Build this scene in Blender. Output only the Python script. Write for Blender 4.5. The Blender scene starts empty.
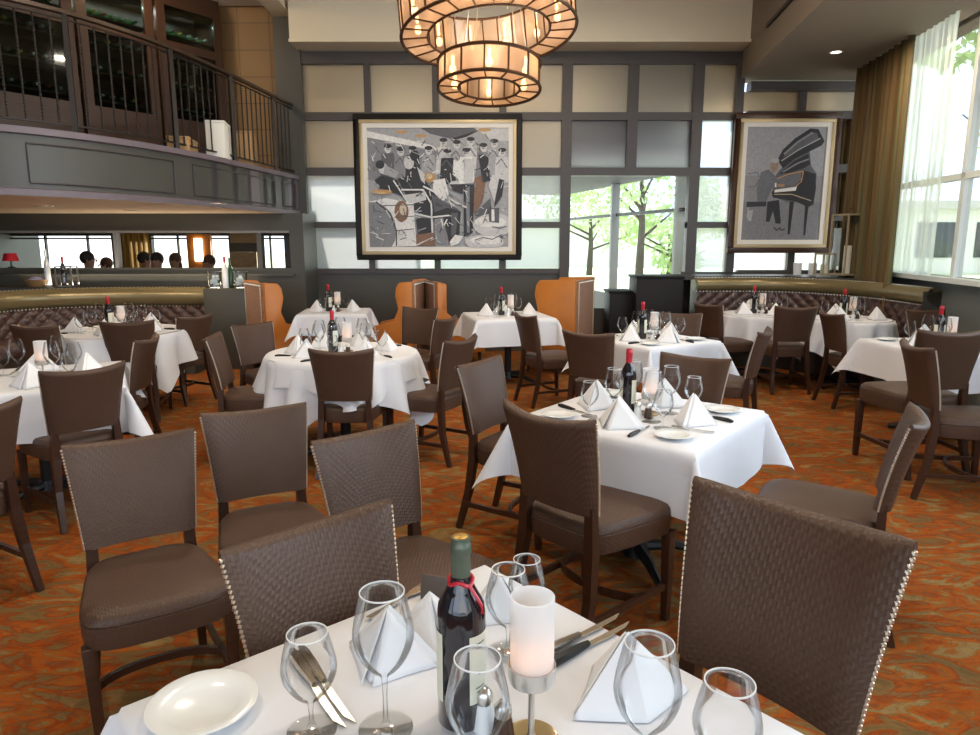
import bpy, bmesh, math, random
from mathutils import Vector, Matrix
random.seed(7)
S = bpy.context.scene
C = S.collection
PI = math.pi
R = math.radians

# ------------------------------------------------------------------ camera
F = 700.0; H = 1.58; PITCH = math.atan(127.5 / F)
cam = bpy.data.cameras.new('camera'); camo = bpy.data.objects.new('camera', cam); C.objects.link(camo)
camo.location = (0, 0, H); camo.rotation_euler = (PI / 2 - PITCH, 0, 0)
cam.sensor_width = 36; cam.lens = F * 36 / 980; cam.clip_start = 0.05; cam.clip_end = 400
S.camera = camo
# ------------------------------------------------------------------ world, sun, window light, exposure
S.view_settings.view_transform = 'Standard'; S.view_settings.look = 'None'
S.view_settings.exposure = 0.0; S.view_settings.gamma = 1.0; S.view_settings.use_curve_mapping = False
w = bpy.data.worlds.new('sky'); S.world = w; w.use_nodes = True
nt = w.node_tree; nt.nodes.clear()
wo = nt.nodes.new('ShaderNodeOutputWorld'); bg = nt.nodes.new('ShaderNodeBackground')
tc = nt.nodes.new('ShaderNodeTexCoord'); nz = nt.nodes.new('ShaderNodeTexNoise'); nz.inputs['Scale'].default_value = 3.0; nz.inputs['Detail'].default_value = 5
cr = nt.nodes.new('ShaderNodeValToRGB'); cr.color_ramp.elements[0].position = .42; cr.color_ramp.elements[1].position = .6
cr.color_ramp.elements[0].color = (.55, .74, 1, 1); cr.color_ramp.elements[1].color = (1, 1, 1, 1)
nt.links.new(tc.outputs['Generated'], nz.inputs['Vector']); nt.links.new(nz.outputs['Fac'], cr.inputs['Fac'])
nt.links.new(cr.outputs['Color'], bg.inputs['Color']); bg.inputs['Strength'].default_value = 2.7
nt.links.new(bg.outputs[0], wo.inputs[0])
def light(name, kind, loc, target, energy, color, sx=1, sy=1):
    l = bpy.data.lights.new(name, kind); o = bpy.data.objects.new(name, l); C.objects.link(o)
    o.location = loc; l.energy = energy; l.color = color
    if kind == 'AREA': l.shape = 'RECTANGLE'; l.size = sx; l.size_y = sy
    o.rotation_euler = (Vector(target) - Vector(loc)).to_track_quat('-Z', 'Y').to_euler()
    return o
sun = light('sun', 'SUN', (-4, 22, 20), (0, 12, 0), 6.0, (1, .95, .85)); sun.data.angle = R(2)
light('window_daylight_right', 'AREA', (4.15, 2.2, 2.3), (0, 3.2, .9), 165, (.72, .84, 1), 5.5, 2.2)
light('window_daylight_rear', 'AREA', (-.5, -3.3, 2.6), (0, 4, .9), 70, (.85, .92, 1), 6, 2.4)  # area lamp added behind the viewer to light the room
for i, (x, y) in enumerate([(-2.1, 2.2), (1.2, 2.4), (-1.5, 5.0), (1.6, 5.3), (.2, 7.6)]):
    light('ceiling_downlight', 'AREA', (x, y, 4.5), (x, y + .01, 0), 48, (1, .86, .70), .25, .25)
light('booth_downlight', 'AREA', (-4.6, 7.1, 1.86), (-4.6, 7.11, 0), 14, (1, .82, .6), .3, .3)
light('booth_downlight', 'AREA', (3.9, 7.4, 3.64), (3.9, 7.41, 0), 30, (1, .8, .6), .4, .4)
light('cabinet_light', 'AREA', (-4.6, 7.6, 4.5), (-4.9, 8.0, 3), 9, (.9, .95, 1), .6, .2)  # area lamp added in front of the dark wine cabinet to brighten it
light('booth_downlight', 'AREA', (-3.6, 8.2, 1.86), (-3.6, 8.21, 0), 10, (1, .82, .6), .3, .3)
light('booth_cove_light', 'AREA', (-4.6, 9.12, 1.02), (-4.6, 9.0, 2), 14, (1, .84, .62), 3.0, .12)  # upward lamp added out of sight to brighten the balcony underside
light('far_room_window', 'AREA', (-5, 13.3, 1.3), (-5, 11, 1.3), 30, (1, .97, .9), 3.5, .5)
light('balcony_downlight', 'AREA', (-3.9, 8.2, 4.5), (-3.4, 9.6, 3.2), 16, (1, .72, .42), .4, .4)
S.cycles.use_denoising = True
S.cycles.max_bounces = 8; S.cycles.diffuse_bounces = 4; S.cycles.glossy_bounces = 3
S.cycles.transparent_max_bounces = 24; S.cycles.transmission_bounces = 4
S.cycles.caustics_reflective = False; S.cycles.caustics_refractive = False
S.cycles.sample_clamp_indirect = 4.0

# ------------------------------------------------------------------ projection helpers (point on a known height or depth)
def _ray(x, y):
    a = (x - 490) / F; b = (367.5 - y) / F
    return a, math.cos(PITCH) + b * math.sin(PITCH), b * math.cos(PITCH) - math.sin(PITCH)
def az(x, y, z):
    a, d, u = _ray(x, y); t = (z - H) / u
    return Vector((a * t, d * t, z))
def at(x, y, Y):
    a, d, u = _ray(x, y); t = Y / d
    return Vector((a * t, Y, H + u * t))

# ------------------------------------------------------------------ materials
def mat(name, col, rough=.6, metal=0.0, spec=.5, emit=None, es=0.0, var=0.0, vscale=8.0, bump=0.0, bscale=60.0, coat=0.0):
    m = bpy.data.materials.new(name); m.use_nodes = True
    n = m.node_tree; p = n.nodes['Principled BSDF']
    p.inputs['Base Color'].default_value = (*col, 1); p.inputs['Roughness'].default_value = rough
    p.inputs['Metallic'].default_value = metal; p.inputs['Specular IOR Level'].default_value = spec
    p.inputs['Coat Weight'].default_value = coat
    if emit: p.inputs['Emission Color'].default_value = (*emit, 1); p.inputs['Emission Strength'].default_value = es
    t = n.nodes.new('ShaderNodeTexCoord')
    if var:
        z = n.nodes.new('ShaderNodeTexNoise'); z.inputs['Scale'].default_value = vscale; z.inputs['Detail'].default_value = 4
        x = n.nodes.new('ShaderNodeMix'); x.data_type = 'RGBA'
        x.inputs['A'].default_value = (*[max(0, c * (1 - var)) for c in col], 1); x.inputs['B'].default_value = (*[min(1, c * (1 + var)) for c in col], 1)
        n.links.new(t.outputs['Object'], z.inputs['Vector']); n.links.new(z.outputs['Fac'], x.inputs['Factor']); n.links.new(x.outputs['Result'], p.inputs['Base Color'])
    if bump:
        z = n.nodes.new('ShaderNodeTexNoise'); z.inputs['Scale'].default_value = bscale; z.inputs['Detail'].default_value = 3
        b = n.nodes.new('ShaderNodeBump'); b.inputs['Strength'].default_value = bump; b.inputs['Distance'].default_value = .01
        n.links.new(t.outputs['Object'], z.inputs['Vector']); n.links.new(z.outputs['Fac'], b.inputs['Height']); n.links.new(b.outputs[0], p.inputs['Normal'])
    return m
def nodes(m): return m.node_tree.nodes, m.node_tree.links
def wood(name, c1, c2, rough=.35, scale=(1, 1, 12)):
    m = mat(name, c1, rough); N, L = nodes(m); p = N['Principled BSDF']
    t = N.new('ShaderNodeTexCoord'); mp = N.new('ShaderNodeMapping'); mp.inputs['Scale'].default_value = scale
    z = N.new('ShaderNodeTexNoise'); z.inputs['Scale'].default_value = 6; z.inputs['Detail'].default_value = 5
    x = N.new('ShaderNodeMix'); x.data_type = 'RGBA'; x.inputs['A'].default_value = (*c1, 1); x.inputs['B'].default_value = (*c2, 1)
    L.new(t.outputs['Object'], mp.inputs[0]); L.new(mp.outputs[0], z.inputs['Vector']); L.new(z.outputs['Fac'], x.inputs['Factor']); L.new(x.outputs['Result'], p.inputs['Base Color'])
    return m
M = {}
M['wall'] = mat('olive_grey_paint', (.062, .060, .050), .42, var=.12, vscale=2)
M['frame'] = mat('dark_window_frame', (.060, .050, .046), .4)
M['cream'] = mat('cream_paint', (.80, .72, .55), .7, var=.03, vscale=1)
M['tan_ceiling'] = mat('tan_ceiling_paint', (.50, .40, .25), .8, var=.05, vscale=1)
M['white_ceiling'] = mat('white_ceiling_paint', (.62, .58, .50), .8)
M['under'] = mat('balcony_underside_paint', (.80, .64, .46), .7)
M['fascia'] = mat('balcony_fascia_paint', (.15, .12, .138), .45, var=.1, vscale=3)
M['iron'] = mat('wrought_iron', (.022, .016, .012), .45, .5)
M['darkwood'] = wood('dark_stained_wood', (.030, .012, .007), (.065, .028, .014), .32)
M['cabwood'] = wood('cabinet_wood', (.060, .026, .012), (.034, .014, .007), .4, (1, 1, 8))
M['black'] = mat('black_metal', (.012, .012, .013), .45, .2)
M['blackbox'] = mat('black_laminate', (.008, .006, .005), .55, spec=.3)
M['brass'] = mat('antique_brass', (.95, .88, .74), .30, .9)
M['steel'] = mat('brushed_steel', (.70, .69, .66), .28, 1)
M['silver'] = mat('cutlery_silver', (.62, .58, .50), .2, 1)
M['china'] = mat('white_china', (.82, .84, .82), .18, coat=.4)
M['cloth'] = mat('white_tablecloth', (.74, .755, .79), .85, spec=.2, bump=.45, bscale=5)
M['napkin'] = mat('white_napkin', (.80, .805, .82), .9, spec=.15, bump=.1, bscale=30)
M['orange'] = mat('orange_leather', (.50, .17, .025), .42, var=.15, vscale=5)
M['pattern'] = mat('patterned_upholstery', (.30, .17, .11), .8, var=.75, vscale=38)
M['gold'] = mat('bronze_vinyl', (.22, .175, .085), .28, .35, var=.15, vscale=4)
M['tuft'] = mat('tufted_brown_leather', (.075, .042, .035), .3, bump=.1)
M['card'] = mat('card_stock', (.80, .78, .72), .7)
M['menu'] = mat('brown_menu_cover', (.10, .075, .06), .5)
M['red'] = mat('red_foil', (.50, .015, .03), .35)
M['foilg'] = mat('grey_green_foil', (.095, .12, .085), .38, .3)
M['cork'] = mat('gold_cap_top', (.50, .30, .06), .4, .5)
M['bottle'] = mat('dark_bottle_glass', (.010, .008, .012), .06, coat=.5)
M['label'] = mat('cream_bottle_label', (.75, .74, .60), .6)
M['ink'] = mat('label_ink', (.06, .06, .06), .6)
M['wax'] = mat('wax', (.8, .75, .6), .5)
M['flame'] = mat('flame', (1, .5, .2), .5, emit=(1, .42, .18), es=9)
M['amber'] = mat('amber_dish', (.42, .30, .14), .2, .3)
M['bulb'] = mat('warm_bulb', (1, .8, .5), .5, emit=(1, .66, .30), es=13)
M['lens'] = mat('downlight_lens', (1, .9, .8), .5, emit=(1, .86, .66), es=6)
M['lampframe'] = mat('bronze_lamp_frame', (.085, .040, .018), .4, .6)
M['drape'] = None
M['tanwall'] = None
M['lawn'] = mat('lawn', (.62, .70, .45), .9, var=.15, vscale=.6)
M['pave'] = mat('pale_paving', (.80, .78, .72), .9)
M['leaf'] = mat('leaves', (.30, .42, .14), .6, var=.5, vscale=3)
M['paleleaf'] = mat('pale_leaves', (.46, .58, .28), .6, var=.4, vscale=3)
M['bark'] = mat('bark', (.08, .06, .045), .9)
M['bldg'] = mat('pale_render', (.75, .73, .68), .8)
M['dglass'] = mat('dark_window_glass', (.03, .04, .05), .15)
M['column'] = mat('white_column_paint', (.72, .78, .76), .5)
M['canopy'] = mat('grey_canopy', (.03, .034, .045), .6)
M['skin'] = mat('skin', (.42, .22, .14), .6)
M['hairdark'] = mat('dark_hair', (.02, .014, .01), .6)
M['hairbrown'] = mat('brown_hair', (.10, .045, .02), .6)
M['shirtdark'] = mat('dark_shirt', (.02, .02, .025), .8)
M['shirtpale'] = mat('pale_green_shirt', (.42, .46, .36), .8)
M['basket'] = mat('wicker', (.28, .16, .06), .7, var=.5, vscale=60)
M['ice'] = mat('ice', (.75, .82, .84), .2)
M['greenglass'] = mat('green_bottle_glass', (.02, .07, .02), .08)
M['picpanel'] = mat('tan_panel_print', (.36, .28, .15), .6, var=.45, vscale=14)
M['kraft'] = mat('kraft_cardboard', (.42, .25, .11), .8)
M['whitebox'] = mat('white_cardboard', (.80, .78, .70), .7)
M['lavender'] = mat('lavender_cloth', (.45, .42, .62), .8)

def weave_leather():
    m = mat('woven_brown_leather', (.09, .05, .035), .44, spec=.35); N, L = nodes(m); p = N['Principled BSDF']
    t = N.new('ShaderNodeTexCoord'); sp = N.new('ShaderNodeSeparateXYZ'); L.new(t.outputs['Object'], sp.inputs[0])
    def mth(op, a, b=None):
        n = N.new('ShaderNodeMath'); n.operation = op
        for i, v in enumerate([a, b]):
            if v is None: continue
            if isinstance(v, (int, float)): n.inputs[i].default_value = v
            else: L.new(v, n.inputs[i])
        return n.outputs[0]
    v = mth('ADD', sp.outputs['Y'], sp.outputs['Z']); u = sp.outputs['X']
    k = 1 / .0088
    ui = mth('MULTIPLY', u, k); vi = mth('MULTIPLY', v, k)
    par = mth('MODULO', mth('ABSOLUTE', mth('ADD', mth('FLOOR', ui), mth('FLOOR', vi))), 2.0)
    su = mth('ABSOLUTE', mth('SINE', mth('MULTIPLY', ui, PI))); sv = mth('ABSOLUTE', mth('SINE', mth('MULTIPLY', vi, PI)))
    a = mth('MULTIPLY', su, par); b = mth('MULTIPLY', sv, mth('SUBTRACT', 1.0, par)); h = mth('ADD', a, b)
    bp = N.new('ShaderNodeBump'); bp.inputs['Strength'].default_value = .32; bp.inputs['Distance'].default_value = .003
    L.new(h, bp.inputs['Height']); L.new(bp.outputs[0], p.inputs['Normal'])
    z = N.new('ShaderNodeTexNoise'); z.inputs['Scale'].default_value = 5; L.new(t.outputs['Object'], z.inputs['Vector'])
    x = N.new('ShaderNodeMix'); x.data_type = 'RGBA'; x.inputs['A'].default_value = (.060, .031, .018, 1); x.inputs['B'].default_value = (.092, .050, .031, 1)
    L.new(z.outputs['Fac'], x.inputs['Factor']); L.new(x.outputs['Result'], p.inputs['Base Color'])
    return m
M['leather'] = weave_leather()

def carpet():
    m = mat('patterned_carpet', (.4, .1, .02), .95, spec=.1); N, L = nodes(m); p = N['Principled BSDF']
    t = N.new('ShaderNodeTexCoord'); mp = N.new('ShaderNodeMapping'); mp.inputs['Scale'].default_value = (1.0, 2.0, 1); mp.inputs['Rotation'].default_value = (0, 0, R(18))
    L.new(t.outputs['Object'], mp.inputs[0])
    def noise(sc, det, dist, off=0):
        z = N.new('ShaderNodeTexNoise'); z.inputs['Scale'].default_value = sc; z.inputs['Detail'].default_value = det; z.inputs['Distortion'].default_value = dist
        if off:
            q = N.new('ShaderNodeMapping'); q.inputs['Location'].default_value = (off, off, off); L.new(mp.outputs[0], q.inputs[0]); L.new(q.outputs[0], z.inputs['Vector'])
        else: L.new(mp.outputs[0], z.inputs['Vector'])
        return z.outputs['Fac']
    def ramp(f, els):
        r = N.new('ShaderNodeValToRGB'); e = r.color_ramp.elements
        e[0].position, e[0].color = els[0][0], (*els[0][1], 1); e[1].position, e[1].color = els[-1][0], (*els[-1][1], 1)
        for ps, c in els[1:-1]:
            k = e.new(ps); k.color = (*c, 1)
        L.new(f, r.inputs[0]); return r.outputs[0]
    base = ramp(noise(3.4, 5, 1.9), [(.30, (.14, .080, .028)), (.40, (.19, .11, .036)), (.455, (.22, .045, .008)), (.53, (.34, .075, .008)), (.575, (.26, .09, .015)), (.61, (.24, .15, .055)), (.72, (.28, .18, .07))])
    line = ramp(noise(7.5, 3, 2.4, 5.0), [(.46, (0, 0, 0)), (.495, (1, 1, 1)), (.53, (0, 0, 0))])
    x = N.new('ShaderNodeMix'); x.data_type = 'RGBA'; x.inputs['B'].default_value = (.13, .085, .035, 1)
    L.new(base, x.inputs['A'])
    mm = N.new('ShaderNodeMath'); mm.operation = 'MULTIPLY'; mm.inputs[1].default_value = .8; L.new(line, mm.inputs[0]); L.new(mm.outputs[0], x.inputs['Factor'])
    L.new(x.outputs['Result'], p.inputs['Base Color'])
    z = N.new('ShaderNodeTexNoise'); z.inputs['Scale'].default_value = 260; L.new(t.outputs['Object'], z.inputs['Vector'])
    b = N.new('ShaderNodeBump'); b.inputs['Strength'].default_value = .5; b.inputs['Distance'].default_value = .004; L.new(z.outputs['Fac'], b.inputs['Height']); L.new(b.outputs[0], p.inputs['Normal'])
    return m
M['carpet'] = carpet()

def thin_glass(name, tint=(.97, .98, .98), refl=1.0, rough=.02, edge=.35):
    m = bpy.data.materials.new(name); m.use_nodes = True; N, L = nodes(m); N.clear()
    o = N.new('ShaderNodeOutputMaterial'); tr = N.new('ShaderNodeBsdfTransparent'); gl = N.new('ShaderNodeBsdfGlossy'); mx = N.new('ShaderNodeMixShader')
    tr.inputs[0].default_value = (*tint, 1); gl.inputs['Roughness'].default_value = rough
    lw = N.new('ShaderNodeLayerWeight'); lw.inputs['Blend'].default_value = edge
    ml = N.new('ShaderNodeMath'); ml.operation = 'MULTIPLY'; ml.inputs[1].default_value = refl
    L.new(lw.outputs['Fresnel'], ml.inputs[0]); L.new(ml.outputs[0], mx.inputs[0]); L.new(tr.outputs[0], mx.inputs[1]); L.new(gl.outputs[0], mx.inputs[2]); L.new(mx.outputs[0], o.inputs[0])
    return m
M['glass'] = thin_glass('drinking_glass', (.965, .975, .98), .75, .03, .22)
M['clear'] = thin_glass('clear_window_glass', (.97, .99, .98), .35, .02, .2)
def frosted(name, trans, transl, glossy, rough, tint=(.9, .95, .93), bscale=45, bst=.3):
    m = bpy.data.materials.new(name); m.use_nodes = True; N, L = nodes(m); N.clear()
    o = N.new('ShaderNodeOutputMaterial'); a = N.new('ShaderNodeBsdfTransparent'); b = N.new('ShaderNodeBsdfTranslucent'); g = N.new('ShaderNodeBsdfGlossy')
    a.inputs[0].default_value = (*tint, 1); b.inputs[0].default_value = (*tint, 1); g.inputs['Roughness'].default_value = rough
    m1 = N.new('ShaderNodeMixShader'); m2 = N.new('ShaderNodeMixShader'); m1.inputs[0].default_value = transl / (trans + transl); m2.inputs[0].default_value = glossy
    t = N.new('ShaderNodeTexCoord'); z = N.new('ShaderNodeTexNoise'); z.inputs['Scale'].default_value = bscale; bp = N.new('ShaderNodeBump'); bp.inputs['Strength'].default_value = bst; bp.inputs['Distance'].default_value = .01
    L.new(t.outputs['Object'], z.inputs[0]); L.new(z.outputs['Fac'], bp.inputs['Height']); L.new(bp.outputs[0], g.inputs['Normal']); L.new(bp.outputs[0], b.inputs['Normal'])
    L.new(a.outputs[0], m1.inputs[1]); L.new(b.outputs[0], m1.inputs[2]); L.new(m1.outputs[0], m2.inputs[1]); L.new(g.outputs[0], m2.inputs[2]); L.new(m2.outputs[0], o.inputs[0])
    return m
M['frost'] = frosted('textured_pane_glass', .65, .35, .06, .25, (.98, 1, .99))
M['mirrorpane'] = frosted('silvered_pane_glass', .32, .32, .30, .34, (.36, .29, .20), 20, .1)  # frosted glass; brown tint stands in for the tan ceiling it reflects
for n_ in M['mirrorpane'].node_tree.nodes:
    if n_.type == 'BSDF_GLOSSY': n_.inputs[0].default_value = (.85, .76, .60, 1)  # gloss colour carries the same painted ceiling reflection
def milk():
    m = bpy.data.materials.new('frosted_candle_glass'); m.use_nodes = True; N, L = nodes(m); N.clear()
    o = N.new('ShaderNodeOutputMaterial'); a = N.new('ShaderNodeBsdfTransparent'); b = N.new('ShaderNodeBsdfTranslucent'); d = N.new('ShaderNodeBsdfPrincipled'); d.inputs['Base Color'].default_value = (.86, .88, .88, 1); d.inputs['Roughness'].default_value = .35; b.inputs[0].default_value = (.95, .95, .95, 1)
    m1 = N.new('ShaderNodeMixShader'); m2 = N.new('ShaderNodeMixShader'); m1.inputs[0].default_value = .45; m2.inputs[0].default_value = .10
    L.new(b.outputs[0], m1.inputs[1]); L.new(d.outputs[0], m1.inputs[2]); L.new(m1.outputs[0], m2.inputs[1]); L.new(a.outputs[0], m2.inputs[2]); L.new(m2.outputs[0], o.inputs[0]); return m
M['candleglass'] = milk()
M['sheer'] = frosted('sheer_curtain_fabric', .50, .50, .0, .5, (.93, .97, .90), 30, .1)
def mica():
    m = frosted('amber_mica_panel', .35, .55, .08, .3, (.72, .56, .46), 30, .2); N, L = nodes(m)
    o = [n for n in N if n.type == 'OUTPUT_MATERIAL'][0]; src = o.inputs[0].links[0].from_socket
    e = N.new('ShaderNodeEmission'); e.inputs[0].default_value = (1, .62, .34, 1); e.inputs[1].default_value = .05
    ad = N.new('ShaderNodeAddShader'); L.new(src, ad.inputs[0]); L.new(e.outputs[0], ad.inputs[1]); L.new(ad.outputs[0], o.inputs[0]); return m
M['mica'] = mica()
def striped_drape():
    m = mat('striped_drape', (.2, .14, .04), .7); N, L = nodes(m); p = N['Principled BSDF']
    t = N.new('ShaderNodeTexCoord'); mp = N.new('ShaderNodeMapping'); mp.inputs['Scale'].default_value = (7, 7, .12)
    z = N.new('ShaderNodeTexNoise'); z.inputs['Scale'].default_value = 2.2; z.inputs['Detail'].default_value = 3
    r = N.new('ShaderNodeValToRGB'); e = r.color_ramp.elements; e[0].position = .36; e[0].color = (.055, .035, .010, 1); e[1].position = .66; e[1].color = (.13, .118, .042, 1)
    k = e.new(.46); k.color = (.14, .078, .020, 1); k = e.new(.56); k.color = (.085, .072, .026, 1)
    L.new(t.outputs['Object'], mp.inputs[0]); L.new(mp.outputs[0], z.inputs[0]); L.new(z.outputs['Fac'], r.inputs[0]); L.new(r.outputs[0], p.inputs['Base Color']); return m
M['drape'] = striped_drape()
def tile_wall():
    m = mat('tan_panelled_wall', (.2, .12, .05), .6); N, L = nodes(m); p = N['Principled BSDF']
    t = N.new('ShaderNodeTexCoord'); mp = N.new('ShaderNodeMapping'); mp.inputs['Rotation'].default_value = (PI / 2, 0, 0)
    b = N.new('ShaderNodeTexBrick'); b.offset = 0; b.inputs['Scale'].default_value = 1; b.inputs['Brick Width'].default_value = .42; b.inputs['Row Height'].default_value = .34; b.inputs['Mortar Size'].default_value = .006
    b.inputs['Color1'].default_value = (.24, .135, .05, 1); b.inputs['Color2'].default_value = (.21, .12, .045, 1); b.inputs['Mortar'].default_value = (.12, .065, .025, 1)
    L.new(t.outputs['Object'], mp.inputs[0]); L.new(mp.outputs[0], b.inputs[0]); L.new(b.outputs['Color'], p.inputs['Base Color']); return m
M['tanwall'] = tile_wall()

# ------------------------------------------------------------------ mesh helpers
class MB:
    def __init__(s): s.v = []; s.f = []; s.m = []; s.cur = 0
    def add(s, vs, fs):
        o = len(s.v); s.v += [tuple(v) for v in vs]; s.f += [tuple(i + o for i in f) for f in fs]; s.m += [s.cur] * len(fs)
    def box(s, a, b, mx=None):
        x0, y0, z0 = a; x1, y1, z1 = b
        vs = [Vector(p) for p in [(x0, y0, z0), (x1, y0, z0), (x1, y1, z0), (x0, y1, z0), (x0, y0, z1), (x1, y0, z1), (x1, y1, z1), (x0, y1, z1)]]
        if mx: vs = [mx @ v for v in vs]
        s.add(vs, [(3, 2, 1, 0), (4, 5, 6, 7), (0, 1, 5, 4), (1, 2, 6, 5), (2, 3, 7, 6), (3, 0, 4, 7)])
    def bar(s, p, q, wd, hd, up=(0, 0, 1), w2=None, h2=None):
        p, q = Vector(p), Vector(q); d = (q - p).normalized(); sd = d.cross(Vector(up))
        if sd.length < 1e-4: sd = Vector((1, 0, 0))
        sd.normalize(); u = sd.cross(d); w2 = wd if w2 is None else w2; h2 = hd if h2 is None else h2
        vs = []
        for c, a, b in ((p, wd, hd), (q, w2, h2)):
            vs += [c - sd * a / 2 - u * b / 2, c + sd * a / 2 - u * b / 2, c + sd * a / 2 + u * b / 2, c - sd * a / 2 + u * b / 2]
        s.add(vs, [(3, 2, 1, 0), (4, 5, 6, 7), (0, 1, 5, 4), (1, 2, 6, 5), (2, 3, 7, 6), (3, 0, 4, 7)])
    def tube(s, pts, r, n=8, cap=True):
        pts = [Vector(p) for p in pts]; rs = r if isinstance(r, (list, tuple)) else [r] * len(pts); vs = []; fs = []
        for i, p in enumerate(pts):
            d = (pts[min(i + 1, len(pts) - 1)] - pts[max(i - 1, 0)]).normalized()
            a = d.cross(Vector((0, 0, 1))) if abs(d.z) < .95 else d.cross(Vector((0, 1, 0)))
            a.normalize(); b = d.cross(a)
            vs += [p + (a * math.cos(2 * PI * k / n) + b * math.sin(2 * PI * k / n)) * rs[i] for k in range(n)]
        for i in range(len(pts) - 1):
            for k in range(n): fs.append((i * n + k, i * n + (k + 1) % n, (i + 1) * n + (k + 1) % n, (i + 1) * n + k))
        if cap: fs.append(tuple(range(n))[::-1]); fs.append(tuple((len(pts) - 1) * n + k for k in range(n)))
        s.add(vs, fs)
    def lathe(s, prof, n=24, c=(0, 0, 0)):
        vs = []; fs = []; c = Vector(c)
        for r, z in prof: vs += [c + Vector((r * math.cos(2 * PI * k / n), r * math.sin(2 * PI * k / n), z)) for k in range(n)]
        for i in range(len(prof) - 1):
            for k in range(n): fs.append((i * n + k, i * n + (k + 1) % n, (i + 1) * n + (k + 1) % n, (i + 1) * n + k))
        s.add(vs, fs)
    def ball(s, c, r, n=8, sc=(1, 1, 1)):
        c = Vector(c); vs = []; fs = []; m = max(3, n // 2)
        for i in range(m + 1):
            t = PI * i / m
            vs += [c + Vector((r * sc[0] * math.sin(t) * math.cos(2 * PI * k / n), r * sc[1] * math.sin(t) * math.sin(2 * PI * k / n), r * sc[2] * math.cos(t))) for k in range(n)]
        for i in range(m):
            for k in range(n): fs.append((i * n + k, (i + 1) * n + k, (i + 1) * n + (k + 1) % n, i * n + (k + 1) % n))
        s.add(vs, fs)
    def grid(s, fn, nu, nv, closed=False):
        vs = [fn(i / nu, j / nv) for i in range(nu + (0 if closed else 1)) for j in range(nv + 1)]
        fs = []; N = nu if closed else nu + 1
        for i in range(nu):
            for j in range(nv):
                a = i * (nv + 1) + j; b = ((i + 1) % N) * (nv + 1) + j; fs.append((a, b, b + 1, a + 1))
        s.add(vs, fs)
    def prism(s, poly, z0, z1):
        n = len(poly); vs = [(x, y, z0) for x, y in poly] + [(x, y, z1) for x, y in poly]
        s.add(vs, [tuple(range(n))[::-1], tuple(range(n, 2 * n))] + [(i, (i + 1) % n, n + (i + 1) % n, n + i) for i in range(n)])
    def build(s, name, mats, parent=None, smooth=40, bevel=0, solid=0, sub=0, fix=True):
        me = bpy.data.meshes.new(name); me.from_pydata(s.v, [], s.f); 
        if not isinstance(mats, (list, tuple)): mats = [mats]
        for m in mats: me.materials.append(m)
        if len(mats) > 1: me.polygons.foreach_set('material_index', s.m)
        bm = bmesh.new(); bm.from_mesh(me); bmesh.ops.remove_doubles(bm, verts=bm.verts, dist=1e-5)
        if fix: bmesh.ops.recalc_face_normals(bm, faces=bm.faces)
        if bevel: bmesh.ops.bevel(bm, geom=[e for e in bm.edges if len(e.link_faces) == 2 and e.calc_face_angle(0) > .6], offset=bevel, segments=2, affect='EDGES', profile=.5, clamp_overlap=True)
        bm.to_mesh(me); bm.free()
        if smooth: me.shade_smooth(); me.set_sharp_from_angle(angle=R(smooth))
        o = bpy.data.objects.new(name, me); C.objects.link(o)
        if parent: o.parent = parent
        if solid: q = o.modifiers.new('t', 'SOLIDIFY'); q.thickness = solid; q.offset = 0
        if sub: q = o.modifiers.new('s', 'SUBSURF'); q.levels = q.render_levels = sub
        return o
def tag(o, label, cat, group=None, kind=None):
    o['label'] = label; o['category'] = cat
    if group: o['group'] = group
    if kind: o['kind'] = kind
    return o
def empty(name, loc=(0, 0, 0), rz=0):
    o = bpy.data.objects.new(name, None); o.empty_display_size = .1; C.objects.link(o); o.location = loc; o.rotation_euler = (0, 0, rz); return o
def copy_tree(o, parent=None, depth=0):
    c = o.copy(); C.objects.link(c)
    if parent: c.parent = parent
    for ch in list(o.children): copy_tree(ch, c, depth + 1)
    return c
def structure(o): o['kind'] = 'structure'; return o
PROTO_USED = {}
def place(key, make, loc, rz, label, cat, group, scale=1.0):
    """first use builds the thing, later ones copy it and its parts"""
    if key not in PROTO_USED: PROTO_USED[key] = make(); o = PROTO_USED[key]
    else: o = copy_tree(PROTO_USED[key])
    o.location = loc; o.rotation_euler = (0, 0, rz); o.scale = (scale,) * 3
    tag(o, label, cat, group); return o

# ================================================================== STRUCTURE
YW = 10.0
ZC = at(298, 6, YW).z            # ceiling height
def sbox(name, a, b, m, bev=0):
    k = MB(); k.box(a, b); return structure(k.build(name, m, bevel=bev))
k = MB(); k.box((-9, -4, -.1), (9, 14.2, 0)); structure(k.build('floor', M['carpet']))
k = MB(); k.box((-9, -4, ZC), (9, 10.3, ZC + .15)); structure(k.build('ceiling', M['tan_ceiling']))
sbox('wall_left', (-9.1, -4, 0), (-9, 14.2, ZC), M['wall'])
# rear wall behind the viewer with a big opening
k = MB(); k.box((-9, -4.1, 0), (9, -4, .9)); k.box((-9, -4.1, 3.6), (9, -4, ZC))
for x in (-9, -4.6, 4.4, 8.6): k.box((x, -4.1, .9), (x + .4, -4, 3.6))
structure(k.build('wall_rear', M['cream']))
# bulkhead over the window wall
xl = at(298, 30, YW).x; xr = at(745, 30, YW).x; zb_band = at(500, 52, YW).z
k = MB(); k.box((xl, 9.55, zb_band), (xr + .1, 10.3, ZC)); k.box((xl - .0, 9.5, zb_band - .0), (xr + .1, 9.55, zb_band + .035)); structure(k.build('trim_bulkhead', M['cream']))

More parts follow.
